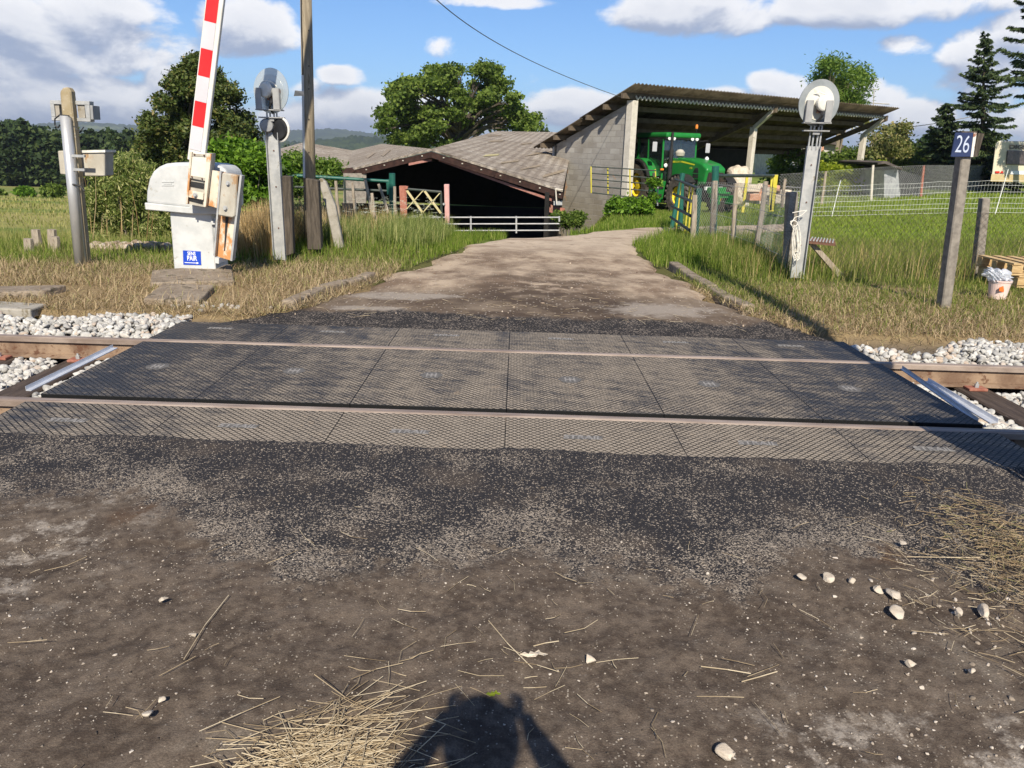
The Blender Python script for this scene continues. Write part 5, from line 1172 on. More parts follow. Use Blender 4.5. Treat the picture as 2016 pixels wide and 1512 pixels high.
# ------------------------------------------------------------------ gates and fences on the right
def PY(px, py, Y): return P(px, py, Y)
Ya, Yb = 25.6, 24.8
t = thing('tube_gate', (P(1163, 385, Ya).x, Ya, P(1163, 390, Ya).z), 'dark tubular gate with yellow uprights in front of the block wall', 'gate')
m = MB()
for ya, yb in ((328, 336), (341, 351), (353, 363), (366, 377), (379, 394)): m.tube(P(1163, ya, Ya), P(1292, yb, Yb), .021, .021, 6)
part('rail', m, 'gate_dark', t)
for x_, y0, y1 in ((1163.5, 328, 380), (1196.5, 331, 384), (1240, 334, 389), (1290, 333, 352)): part('upright', MB().tube(P(x_, y0, Yb+.2 if x_ > 1200 else Ya-.1), P(x_+.5, y1, Yb+.2 if x_ > 1200 else Ya-.1), .024, .024, 6), 'yellow_paint', t)
part('hanging_post', MB().tube(P(1287, 340, Yb), P(1288, 402, Yb), .04), 'old_wood_dark', t)
q = P(1294, 403, 24.6); stake(P(1294, 405, 24.6), P(1295, 349, 24.6), .028, .026, 'thin white post at the right end of the black and yellow gate', 'gate_white', name='white_post', cat='post')
A_, B_ = GT(1321, 449), GT(1360, 478)
t = thing('green_gate', A_, 'dark green tubular gate swung open towards the crossing beside the right bank', 'gate')
Yg0, Yg1 = A_.y, B_.y
part('hinge_stile', MB().tube(P(1345, 341, Yg0+.05), P(1322, 449, Yg0-.05), .055, .055, 10), 'green_paint', t)
part('lock_stile', MB().tube(P(1377, 371, Yg1), P(1368, 478, Yg1), .05, .05, 4), 'green_paint', t)
for (xa, ya, xb, yb) in ((1330, 353, 1376, 371), (1326, 382, 1361, 396), (1323, 406, 1360, 425), (1320, 427, 1358, 454)): part('rail', MB().tube(P(xa, ya, Yg0-.15), P(xb, yb, Yg1), .030, .030, 8), 'gate_dark', t)
for (x0, y0, x1, y1, f_) in ((1341, 358, 1331, 452, .35), (1358, 364, 1348, 462, .7), (1364, 368, 1354, 470, .8)): 
    Yq = Yg0+(Yg1-Yg0)*f_; part('upright', MB().tube(P(x0, y0, Yq), P(x1, y1, Yq), .016, .016, 6), 'yellow_paint', t)
g = GT(1342, 452); 
part('round_post', MB().tube(P(1339, 445, g.y+.6), P(1343, 341, g.y+.6), .062, .062, 14), 'green_paint', label='round green steel post at the hinge side of the open green gate', cat='post', group='round green posts')
part('round_post', MB().tube(P(1404, 460, 15.6), P(1409, 327, 15.6), .068, .068, 14), 'green_paint', label='tall thick round green post among the right stakes', cat='post', group='round green posts')
t = thing('yard_barrier', P(1500, 400, 18.5), 'green horizontal bar with yellow flat uprights in front of the bricks', 'barrier bar')
part('bar', MB().tube(P(1410, 346, 15.8), P(1530, 346, 18.6), .035, .035, 8), 'gate_dark', t)
for x0, y0, x1, y1, w_ in ((1471, 346, 1462, 418, .03), (1527, 344, 1519, 416, .055), (1520, 348, 1516, 414, .03)): part('upright', obox(MB(), P(x0, y0, 18.4), P(x1, y1, 18.4), (w_*2, 0, 0), (0, .03, 0)), 'yellow_paint', t)
S = [(1368, 384, 1362, 480, 13.9, .055, 'square brown stake against the open green gate'), (1408, 356, 1402, 468, 14.6, .062, 'thick pale stake below the tall round green post'),
     (1450, 361, 1443, 470, 13.6, .045, 'slim crooked stake, second right of the tall green post'), (1508, 357, 1488, 480, 12.6, .045, 'long thin stake leaning right, left of the concrete fence post'),
     (1546, 352, 1540, 400, 18.0, .04, 'short brown stake beyond the yellow flat uprights')]
for x0, y0, x1, y1, Y, r_, lb_ in S:
    stake(P(x1, y1+8, Y), P(x0, y0, Y), r_, r_*.85, lb_, group='weathered stakes of the right fence')
fp = [P(1362, 480, 13.9), P(1402, 468, 14.4), P(1443, 470, 13.6), P(1488, 480, 12.6), P(1545, 540, 10.2)]
t = thing('stake_fence_mesh', fp[1], 'wire mesh strung along the wooden stakes right of the road', 'wire fence')
for p, q in zip(fp, fp[1:]): 
    p, q = p.copy(), q.copy(); p.z = H(p.x, p.y)+.1; q.z = H(q.x, q.y)+.1; chain(p, q, .95, .055, .0022, 'wire_galv', parent=t)
p, q = P(1545, 385, 10.3), P(1402, 362, 14.4)
m = MB()
for dz in (0, -.27, -.5, -.75): m.path([p+Vector((0, 0, dz)), P(1488, 372, 12.6)+Vector((0, 0, dz*1.1)), q+Vector((0, 0, dz))], .003, 4)
part('strand', m, 'wire_galv', t)
# near chain link between the concrete posts
a_, b_ = GT(1556, 543), GT(1925, 548); d = (b_-a_)
t = thing('chain_link_fence', a_, 'rusty diamond mesh fence between the concrete posts on the right', 'wire fence')
c_ = b_+d*.75
for p, q in ((a_, b_), (b_, c_)): chain(p, q, .86, .062, .0021, 'wire_dark', parent=t)
g = c_; part('concrete_fence_post', MB().box((c_.x, c_.y, .45), (.11, .1, 1.1)), 'concrete_dark', label='concrete fence post beyond the right edge of the frame', cat='fence post')
# white electric netting and the farther mesh
N0, N1 = GT(1637, 427), GT(1959, 421)
nd = (N1-N0); t = thing('electric_netting', N0, 'white electric sheep netting across the right meadow', 'wire fence')
a_, b_ = N0-nd*.35, N1+nd*.35
m = MB(); r = random.Random(5)
for z_ in (.04, .18, .33, .50, .68, .88, 1.02):
    pts = []
    for k in range(25):
        p = a_.lerp(b_, k/24); s = math.sin(k/24*math.pi*5.2); pts.append(Vector((p.x, p.y, H(p.x, p.y)+z_ - .035*abs(s)*z_+r.uniform(-.004, .004))))
    m.path(pts, .0042, 4)
part('strand', m, 'wire_white', t)
m = MB()
for k in range(90):
    p = a_.lerp(b_, k/89); m.tube(Vector((p.x, p.y, H(p.x, p.y)+.03)), Vector((p.x, p.y, H(p.x, p.y)+.98)), .0025, .0025, 3, False)
part('stay', m, 'wire_white', t)
for (x1, y1, x0, y0) in ((1637, 427, 1655, 355), (1959, 421, 1985, 333)):
    g = GT(x1, y1); part('netting_stake', MB().tube(g-Vector((0, 0, .05)), P(x0, y0, g.y), .014, .012, 8), 'wire_white', t)
FB = [(1617, 402, 1626, 337), (1715, 394, 1719, 325), (1813, 387, 1819, 326), (1945, 372, 1956, 311)]
bs = [GT(x_, y_) for x_, y_, _, _ in FB]
lb4 = ['pale stake of the far fence, right of the right signal post', 'pale wooden stake of the far fence next to the shed column', 'rusty brown stake of the far fence left of the kilometre post', 'leaning white stake of the far fence beside the caravan']
for (x_, y_, x0, y0), g, l_, mt in zip(FB, bs, lb4, ('post_wood', 'shed_column', 'red_post', 'gate_white')): stake(g-Vector((0, 0, .05)), P(x0, y0, g.y), .055, .05, l_, mt, group='stakes of the far meadow fence')
t = thing('far_mesh_fence', bs[0], 'fine grey wire mesh fence at the back of the right meadow', 'wire fence')
bb = [bs[0]-(bs[1]-bs[0])*.9]+bs+[bs[3]+(bs[3]-bs[2])*.8]
for p, q in zip(bb, bb[1:]):
    p, q = p.copy(), q.copy(); p.z = H(p.x, p.y); q.z = H(q.x, q.y); chain(p, q, 1.25, .085, .0045, 'wire_galv', parent=t)
# ------------------------------------------------------------------ things beyond the right meadow
g = P(1953, 366, 38)
t = thing('caravan', Vector((P(2000, 360, 38).x, 39.5, H(19, 38))), 'old beige caravan seen from its end at the right edge behind the fence', 'caravan')
body = part('body', MB().prism([P(x_, y_, 38) for x_, y_ in [(1960, 283), (1966, 277), (2056, 279), (2062, 285), (2058, 350), (1952, 348)]], (2.75, 4.3, 0)), 'caravan', t, bevel=.06, seg=2)
part('lower_skirt', MB().prism([P(x_, y_, 37.97) for x_, y_ in [(1952, 343), (2058, 345), (2057, 360), (1950, 357)]], (2.7, 4.2, 0)), 'caravan_low', t)
part('window', MB().pp([(1984, 296), (2050, 297), (2050, 325), (1981, 324)], 37.93, .08), 'window_dark', body, bevel=.02)
part('number_plate', MB().pp([(1990, 336), (2030, 337), (2030, 344), (1989, 343)], 37.95, .02), 'sign_white', body)
part('tail_light', MB().pp([(1960, 337), (1968, 337), (1968, 341), (1960, 341)], 37.95, .03).pp([(1969, 341), (1973, 336), (1976, 341)], 37.95, .03), 'red_lens', body)
part('lettering', text_mb('DIGUE', .26, P(2010, 290, 37.97), (1, 0, 0), (0, 0, 1), .01, bold=.012, sx=1.45), 'caravan_text', body)
part('wheel', MB().lathe(P(1975, 362, 39.5), (-1, 0, 0), [(.001, 0), (.3, 0), (.3, .18), (.001, .18)], 20), 'tyre', t)
t = thing('hut', P(1770, 390, 33), 'small dark roofed hut with pale front behind the far fence', 'hut')
part('wall', MB().pp([(1741, 336), (1768, 333), (1773, 396), (1740, 396)], 33, 3), 'hut_wall', t)
part('roof', MB().prism([P(1728, 320, 32.6), P(1745, 317, 32.6), P(1776, 331, 32.6), P(1776, 335, 32.6), P(1742, 322, 32.6), P(1728, 324, 32.6)], (0, 4, 0)), 'roof_dark', t)
part('side_wall', MB().prism([P(1768, 333, 33.02), P(1815, 347, 34), P(1815, 396, 34), P(1773, 396, 33.02)], (0, 2.4, 0)), 'tarp', t)
t = thing('house', P(1650, 375, 56), 'low grey house with dark roof seen under the shed roof', 'house')
part('wall', MB().pp([(1560, 276), (1646, 284), (1690, 314), (1692, 392), (1560, 392)], 56, 9), 'plaster', t)
rf = part('roof', MB().pp([(1550, 262), (1645, 278), (1706, 308), (1703, 313), (1645, 285), (1550, 270)], 55.5, 10), 'roof_dark', t)
part('chimney', MB().pp([(1614, 285), (1622, 286), (1622, 318), (1615, 318)], 55.2, .4), 'brick_red', rf)
t = thing('tv_antenna', P(1714, 300, 57), 'thin metal television antenna mast above the shed roof corner', 'antenna')
m = MB().tube(P(1713, 330, 57), P(1721, 176, 57), .035, .03, 6); m.tube(P(1705, 174, 57), P(1730, 177, 57), .03, .03, 4); m.tube(P(1697, 202, 57), P(1751, 205, 57), .03, .03, 4)
part('mast', m, 'weight_grey', t)
# overhead cables
def cable(a_, b_, sag, r_, lab, mat='cable_grey'):
    pts = []
    for k in range(31): u = k/30; p = a_.lerp(b_, u); p.z -= sag*4*u*(1-u); pts.append(p)
    part('overhead_cable', MB().path(pts, r_, 5), mat, label=lab, cat='cable')
a_ = P(860, 0, 15.5); b_ = P(1228, 193, 28); e_ = a_+(a_-b_)*.75
mid = P(1040, 117, 21.5)
pts = [Vector(e_)+Vector((0, 0, .5))]
q = lambda u: a_*(1-u)*(1-u)+(mid*2-(a_+b_)*.5)*2*u*(1-u)+b_*u*u
pts += [q(k/24) for k in range(25)]
part('overhead_cable', MB().path(pts, .010, 5), 'cable_grey', label='sagging dark cable from the sky down to the shed corner', cat='cable')
cable(P(1770, 252, 50), P(2060, 188, 44), .25, .022, 'pale cable crossing in front of the spruce at right', 'weight_grey')

# ------------------------------------------------------------------ foliage
def leafcloud(blobs, n_, size, seed, shell=.45, asp=.55, gap=.0, gs=1.0, up_=.0, clump=0, cr=.3):
    r = np.random.default_rng(seed); b = np.array(blobs, float); w_ = (b[:, 3]*b[:, 4]*b[:, 5])**(2/3); w_ /= w_.sum()
    if clump:
        nc = n_//clump; k = r.choice(len(b), nc, p=w_); d = r.normal(size=(nc, 3)); d /= np.linalg.norm(d, axis=1, keepdims=True)
        rad = r.random(nc)**shell; c = b[k, :3] + d*rad[:, None]*b[k, 3:6]*r.uniform(.85, 1.12, (nc, 1))
        ci = r.integers(0, nc, n_); c = c[ci] + r.normal(size=(n_, 3))*cr*np.array([1, 1, .55])
    else:
        k = r.choice(len(b), n_, p=w_); d = r.normal(size=(n_, 3)); d /= np.linalg.norm(d, axis=1, keepdims=True)
        c = b[k, :3] + d*(r.random(n_)**shell)[:, None]*b[k, 3:6]
    if gap > 0:
        g_ = np.sin(c[:, 0]*gs*2.1+1)*np.sin(c[:, 1]*gs*1.9+2)*np.sin(c[:, 2]*gs*2.6) + .5*np.sin(c[:, 0]*gs*5)*np.sin(c[:, 2]*gs*4.6+c[:, 1]*gs*3)
        c = c[g_ > gap-1.0]
    n_ = len(c); a = r.normal(size=(n_, 3)); a[:, 2] = a[:, 2]*.7 - up_; a /= np.linalg.norm(a, axis=1, keepdims=True)
    h = r.normal(size=(n_, 3)); s = np.cross(a, h); s /= np.linalg.norm(s, axis=1, keepdims=True)
    L_ = (size*r.uniform(.55, 1.35, n_))[:, None]; W = L_*asp
    nn_ = np.cross(a, s)
    V = np.stack([c-a*L_*.5, c+s*W*.5+nn_*W*.12, c+a*L_*.5, c-s*W*.5+nn_*W*.12], 1).reshape(-1, 3)
    return V, np.arange(n_*4).reshape(-1, 4)
def limbs(base, top, r0, ends, seed, depth=0):
    m = MB(); rr = random.Random(seed); base = Vector(base); top = Vector(top); prev = base; pr = r0
    for k in range(1, 6):
        u = k/5; p = base.lerp(top, u)+Vector((rr.uniform(-1, 1), rr.uniform(-1, 1), 0))*r0*.5*(u < 1); q = r0*(1-.6*u); m.tube(prev, p, pr, q, 8, False); prev = p; pr = q
    for e in ends[::2]:
        e = base.lerp(top, .8).lerp(Vector(e), .86); u = rr.uniform(.35, 1); s = base.lerp(top, u); md = s.lerp(e, .5)+Vector((0, 0, (e-s).length*.08)); rb_ = r0*.42
        m.tube(s, md, rb_, rb_*.6, 6, False); m.tube(md, e, rb_*.6, rb_*.2, 5, False)
        for _ in range(3):
            q = e+Vector((rr.uniform(-1, 1), rr.uniform(-1, 1), rr.uniform(-.3, 1)))*(e-s).length*.10; m.tube(md.lerp(e, rr.uniform(.3, .9)), q, rb_*.3, rb_*.08, 4, False)
    return m
def tree(name, lab, base, blobs, n_, size, mat, bark, r0, seed, group=None, cat='tree', trunk_h=None, **k):
    base = Vector(base); t = thing(name, base, lab, cat, group)
    b = sorted(blobs, key=lambda q: -q[2]); top = Vector((base.x+(b[len(b)//2][0]-base.x)*.3, base.y, trunk_h if trunk_h else base.z+(b[0][2]-base.z)*.6))
    part('trunk', limbs(base, top, r0, [q[:3] for q in blobs], seed), bark, t)
    V, Q = leafcloud(blobs, n_, size, seed, **k); np_mesh('crown', V, Q, mat, parent=t); return t
def bl(px, py, Y, rx, ry=None, dy=None):      # blob seen at (px, py) at distance Y, radii given in photo pixels
    p = P(px, py, Y); z = (p-Vector((0, 0, EYE))).dot(fw)/F; ry = ry or rx; return (p.x, p.y, p.z, rx*z, (dy or rx)*z, ry*z)
# oak
r = random.Random(12)
ob = [(790, 190, 58), (830, 165, 55), (880, 160, 60), (865, 140, 30), (945, 150, 42), (960, 160, 50), (905, 185, 50), (770, 225, 40), (758, 250, 26), (820, 235, 60), (880, 230, 60), (940, 210, 62), (990, 205, 48), (1000, 240, 46), (1035, 235, 32), (1050, 252, 18), (780, 265, 36), (850, 268, 45), (920, 262, 50), (820, 275, 40), (895, 136, 22), (975, 175, 40), (790, 165, 24), (1015, 215, 26)]
obb = []
for x_, y_, s in ob:
    for _ in range(5): obb.append(bl(x_+r.uniform(-.6, .6)*s, max(y_+r.uniform(-.55, .55)*s*.8, 138 if 840 < x_ < 980 else 165), 60+r.uniform(-3.5, 3.5), s*r.uniform(.28, .46), s*r.uniform(.22, .36), s*.4))
tree('oak_tree', 'broad round oak rising behind the barn roof', (P(890, 300, 60).x, 60, H(0, 60)), obb, 46000, .27, 'leaf_oak', 'old_wood_dark', .42, 3, trunk_h=P(890, 235, 60).z, shell=.5, asp=.65, clump=14, cr=.22)
# dark hornbeam at left
r = random.Random(5); hb = []
env = [(112, 0), (135, 34), (165, 62), (200, 92), (240, 108), (280, 122), (320, 128)]
for _ in range(95):
    y_ = r.uniform(122, 330); w_ = np.interp(y_, [e[0] for e in env], [e[1] for e in env]); x_ = 388+(.12*(y_-112)*.25)+r.uniform(-1, 1)*max(w_-12, 2)
    hb.append(bl(x_, y_, 31+r.uniform(-1.4, 1.4), r.uniform(15, 24), r.uniform(12, 22)))
tree('hornbeam_tree', 'dense dark conical tree behind the barrier', (P(395, 340, 31).x, 31, H(P(395, 340, 31).x, 31)-.1), hb, 76000, .15, 'leaf_dark', 'old_wood_dark', .22, 6, shell=.45, asp=.5, clump=12, cr=.13)
def shrub(lab, blobs, n_, size, mat, seed, stem=True, name='shrub', cat='shrub', **k):
    b = np.array(blobs); cx_, cy_ = b[:, 0].mean(), b[:, 1].mean(); base = Vector((cx_, cy_, H(cx_, cy_)-.02)); t = thing(name, base, lab, cat)
    if stem:
        m = MB()
        for q in blobs[:14]: m.tube(base+Vector((random.uniform(-.15, .15), random.uniform(-.1, .1), 0)), q[:3], .016, .006, 5, False)
        part('stem', m, 'pole_wood', t)
    V, Q = leafcloud(blobs, n_, size, seed, **k); np_mesh('foliage', V, Q, mat, parent=t); return t
r = random.Random(9)
lb_ = [bl(x_+r.uniform(-10, 10), y_+r.uniform(-8, 8), 13.6+r.uniform(-.5, .5), s, s) for x_, y_, s in ((430, 312, 22), (448, 300, 20), (480, 308, 22), (470, 330, 34), (500, 335, 34), (520, 325, 24), (535, 350, 28), (490, 365, 36), (520, 385, 34), (470, 390, 34), (540, 395, 22), (445, 345, 30), (452, 380, 28), (500, 300, 14), (550, 340, 16), (505, 410, 30), (470, 405, 26), (412, 310, 14), (425, 330, 20))]
shrub('bright green laurel hedge between the barrier and the signal post', lb_, 21000, .10, 'leaf_laurel', 31, name='laurel_hedge', cat='hedge', shell=.35, asp=.45, clump=10, cr=.07)
lb_ = [bl(x_+r.uniform(-6, 6), y_+r.uniform(-5, 5), 17+r.uniform(-.4, .4), s, s) for x_, y_, s in ((575, 325, 20), (590, 318, 16), (600, 335, 22), (640, 335, 20), (650, 325, 14), (572, 350, 24), (625, 345, 22), (600, 312, 10), (655, 340, 12), (580, 370, 22), (645, 350, 18))]
shrub('yellow green bush beyond the fence behind the wooden pole', lb_, 7000, .10, 'leaf_light', 32, shell=.35, asp=.4, clump=8, cr=.08)
r = random.Random(19); sb = []
for k in range(60):
    x_ = r.uniform(172, 340); top = np.interp(x_, [165, 185, 220, 262, 300, 345], [400, 330, 325, 312, 350, 420]); y_ = r.uniform(top, 485); sb.append(bl(x_, y_, 13.8+r.uniform(-.5, .5), r.uniform(8, 15), r.uniform(12, 24)))
shrub('loose olive green shrub with long upright shoots behind the left post', sb, 34000, .085, 'leaf_shrub', 33, shell=.6, asp=.25, up_=-.9, clump=8, cr=.09)
m = MB(); rr = random.Random(3)
V = []; Fq = []
for k in range(22):
    x_ = rr.uniform(170, 345); top = np.interp(x_, [165, 185, 220, 262, 300, 345], [380, 315, 300, 295, 335, 400]); b_ = P(x_, 490, 13.6+rr.uniform(-.5, .5)); e_ = P(x_+rr.uniform(-22, 12), top+rr.uniform(-4, 60), b_.y+rr.uniform(-.3, .3)); m.tube(b_, b_.lerp(e_, .6)+Vector((.03, 0, 0)), .006, .005, 4, False); m.tube(b_.lerp(e_, .6)+Vector((.03, 0, 0)), e_, .005, .002, 4, False)
part('long_stalks', m, 'dry_stalk', label='tall thin dry stalks rising through the olive shrub', cat='stalks', kind='stuff')
for i, (x_, y_, s, Y, l_) in enumerate(((48, 378, 12, 64, 'round green bush in the left meadow, at the left of the pair'), (104, 376, 15, 62, 'rounded bush just left of the far left post'), (-8, 381, 10, 66, 'low bush at the left edge of the frame beyond the meadow'), (152, 374, 6, 66, 'small bush seen right beside the far left post'))):
    bs_ = [bl(x_+random.uniform(-.6, .6)*s, y_+random.uniform(-.3, .4)*s, Y, s*.5, s*.42) for _ in range(9)]
    shrub(l_, bs_, 2600, .30, 'leaf_laurel' if i < 1 else 'leaf_oak', 40+i, shell=.4, asp=.6, name='meadow_bush', stem=True, clump=6, cr=.2)
# rock row and old stumps
x = []; r_ = np.random.default_rng(8)
pts = [GT(178+162*u, 497-9*v) for u, v in zip(r_.random(190), r_.random(190))]
stones('rock_row', np.array([[p.x, p.y, p.z+.03+.05*r_.random()] for p in pts]), r_.uniform(.04, .10, len(pts)), 'rubble', 9, sub=2, kind='stuff', label='low row of tan rubble stones below the olive shrub')
for i, (x_, y0, y1) in enumerate(((58, 470, 500), (72, 452, 492), (104, 452, 494), (110, 466, 498))):
    g = GT(x_, y1); stake(g-Vector((0, 0, .1)), P(x_-2, y0, g.y), .07, .06, ['leftmost stub post in the meadow grass', 'taller stub post left of the block stub', 'grey block-like stub post left of the concrete post', 'short stub right beside the block-like stub'][i], group='old stub posts in the left grass', name='stub_post', cat='stub post')
# weeds at the shed wall and by the gates
r = random.Random(77)
sb = [bl(1205+r.uniform(-5, 72), 404+r.uniform(-10, 12), 24.3+r.uniform(-.4, .4), 7, 5) for _ in range(26)]+[bl(1288+r.uniform(-3, 3), 378+r.uniform(-22, 20), 24.2, 4, 6) for _ in range(5)]
shrub('leafy vine bush growing through the black and yellow gate', sb, 6000, .12, 'leaf_yellow' if 0 else 'leaf_laurel', 51, shell=.5, asp=.6, clump=6, cr=.09)
sb = [bl(1120+r.uniform(-24, 24), 435+r.uniform(-14, 8), 21.5+r.uniform(-.4, .4), 8, 6) for _ in range(16)]
shrub('low dark weeds at the foot of the block wall corner', sb, 3000, .10, 'leaf_oak', 52, shell=.5, asp=.5, clump=6, cr=.08)
# trees behind the shed and on the right
r = random.Random(31)
sb = [bl(1655+r.uniform(-1, 1)*np.interp(y_, [112, 150, 200, 215], [18, 48, 40, 36]), y_, 48+r.uniform(-1.5, 1.5), r.uniform(8, 15), r.uniform(8, 15)) for y_ in np.linspace(122, 220, 40)]+[bl(1700+r.uniform(-10, 12), 190+r.uniform(-12, 25), 48, 6, 5) for _ in range(8)]
tree('willow_leaved_tree', 'light green loose tree rising behind the right part of the shed roof', (P(1655, 300, 48).x, 48, -.6), sb, 9500, .26, 'leaf_light', 'pole_wood', .16, 8, shell=.5, asp=.28, up_=.5, clump=8, cr=.3)
sb = [bl(1715+r.uniform(-20, 80), 280+r.uniform(-35, 30), 44+r.uniform(-2, 2), r.uniform(6, 13), r.uniform(5, 10)) for _ in range(40)]
tree('sparse_tree', 'sparse small tree with yellowing leaves beside the right shed column', (P(1740, 360, 44).x, 44, -.3), sb, 5200, .17, 'leaf_sparse', 'pole_wood', .09, 9, shell=.8, asp=.6, clump=5, cr=.2)
sb = [bl(1640+r.uniform(-15, 92), 345+r.uniform(-24, 26), 36+r.uniform(-1, 1), 11, 9) for _ in range(36)]
shrub('bright yellow green bush behind the far fence below the house', sb[:18]+[bl(1655+r.uniform(-40, 40), 330+r.uniform(-10, 40), 35, 8, 8) for _ in range(6)], 7000, .14, 'leaf_yellow', 53, shell=.5, asp=.6, clump=6, cr=.15)
sb = [bl(1590+r.uniform(-70, 110), 345+r.uniform(-48, 38), 41+r.uniform(-1, 1), 14, 12) for _ in range(60)]
shrub('dark leafy thicket between the shed column and the house', sb, 15000, .2, 'leaf_oak', 54, shell=.5, asp=.6, clump=8, cr=.2)
sb = [bl(1770+r.uniform(-30, 180), 330+r.uniform(-60, 40), 47+r.uniform(-2, 2), 18, 14) for _ in range(60)]
tree('hedge_trees', 'mixed green hedge standing behind the hut and the far fence', (P(1830, 375, 47).x, 47, -.1), sb, 18000, .24, 'leaf_oak', 'old_wood_dark', .12, 10, cat='hedge', shell=.5, asp=.6, clump=10, cr=.24)
def spruce(lab, px, ytop, ybase, Y, wid, seed, dens=1.0, leanx=0.0, bald=0):
    top, base = P(px, ytop, Y), P(px+leanx, ybase, Y); base.z = H(base.x, base.y)-.1; t = thing('spruce_tree', base, lab, 'spruce', 'spruces on the right'); Hh = top.z-base.z
    m = MB().tube(base, base.lerp(top, .5), .17, .10, 8).tube(base.lerp(top, .5), top, .10, .012, 7); r = np.random.default_rng(seed); C, Ax, Sd, L_ = [], [], [], []
    z = .08 + bald
    while z < .985:
        nb = int(6+3*(1-z)); a0 = r.uniform(0, 6.28); ln = wid*(1-z)**.85*r.uniform(.85, 1.1)+.12
        for k in range(nb):
            if r.random() < .10: continue
            a = a0+6.28*k/nb+r.uniform(-.5, .5); l = ln*r.uniform(.5, 1.2); o = base.lerp(top, min(.99, z+r.uniform(-.03, .03)))
            dr = Vector((math.cos(a), math.sin(a), 0)); up0 = .35*(z-.45)+r.uniform(-.12, .12)
            pts = [o+dr*(l*u)+Vector((0, 0, l*(up0*u - .30*u*u*(1-z)+.16*u**4))) for u in np.linspace(0, 1, 7)]
            for p, q in zip(pts, pts[1:]): m.tube(p, q, .014*(1-z)+.006, .010*(1-z)+.004, 4, False)
            nl = int(l*105*dens)+14
            for _ in range(nl):
                u = r.uniform(.12, 1.0); i_ = min(int(u*6), 5); p = pts[i_].lerp(pts[i_+1], u*6-i_); sgn = r.choice([-1, 1]); w_ = l*.26*(1.05-u)+.05; sw = r.uniform(0, 1)*w_
                sdv = Vector((-dr.y, dr.x, 0))*sgn; p = p+sdv*sw*.9+dr*sw*.4+Vector((0, 0, -sw*.25+r.uniform(-.03, .03)))
                C.append(p[:]); ax = (dr*.8+sdv*r.uniform(-.2, .9)+Vector((0, 0, r.uniform(-1.3, .25)))).normalized(); Ax.append(ax[:]); L_.append(r.uniform(.10, .26))
        z += r.uniform(.022, .036)
    part('trunk', m, 'old_wood_dark', t)
    C, Ax, L_ = np.array(C), np.array(Ax), np.array(L_)[:, None]; h = r.normal(size=C.shape); s = np.cross(Ax, h); s /= np.linalg.norm(s, axis=1, keepdims=True)
    V = np.stack([C-Ax*L_*.5, C+s*L_*.16, C+Ax*L_*.6, C-s*L_*.16], 1).reshape(-1, 3); np_mesh('crown', V, np.arange(len(V)).reshape(-1, 4), 'needle', parent=t)
    return t
spruce('tall open spruce with sky showing through at right', 1938, 62, 350, 44, 2.75, 3, 1.15)
spruce('lower dense spruce left of the tall one, above the kilometre sign', 1862, 205, 350, 45, 2.1, 4, 1.5)
spruce('dark spruce at the right edge whose branch tips enter the frame', 2080, -140, 350, 36, 4.4, 6, 1.2, 0.0, .38)
# ------------------------------------------------------------------ woods far off: one mass each
def wood(name, lab, rows, mat, seed, size=.75, per=150):
    r = np.random.default_rng(seed); B_ = []
    for (px0, px1, yt0, yt1, Y, n_) in rows:
        for k in range(n_):
            u = r.random(); px = px0+(px1-px0)*u; Yk = Y*r.uniform(.93, 1.1); top = P(px, yt0+(yt1-yt0)*u+r.uniform(-3, 14), Yk); gz_ = H(top.x, Yk); hgt_ = max(top.z-gz_, 3); w_ = hgt_*r.uniform(.16, .26)
            for q in range(3): B_.append((top.x+r.normal()*w_*.25, Yk, gz_+hgt_*(.85-.30*q), w_*(.55+.25*q), w_*(.55+.25*q), hgt_*.20))
    V, Q = leafcloud(B_, len(B_)*per, size, seed, shell=.3, asp=.7, clump=6, cr=size*.5); np_mesh(name, V, Q, mat, kind='stuff', label=lab, cat='wood')
wood('left_wood', 'dark mixed wood along the far side of the left meadow', [(-60, 310, 240, 268, 150, 70), (-60, 310, 250, 272, 144, 50), (-60, 60, 238, 240, 142, 12), (-500, -60, 240, 245, 150, 40)], 'leaf_forest', 61, .95, 190)
wood('distant_trees', 'distant tree line beyond the barn roofs', [(500, 700, 285, 300, 170, 26), (1060, 1160, 246, 250, 82, 5)], 'leaf_forest', 62, .6, 150)
wood('right_wood', 'wooded slope far behind the hedge at right', [(1700, 2080, 285, 275, 110, 40), (1740, 1860, 275, 268, 150, 14)], 'leaf_forest', 63, .6, 150)
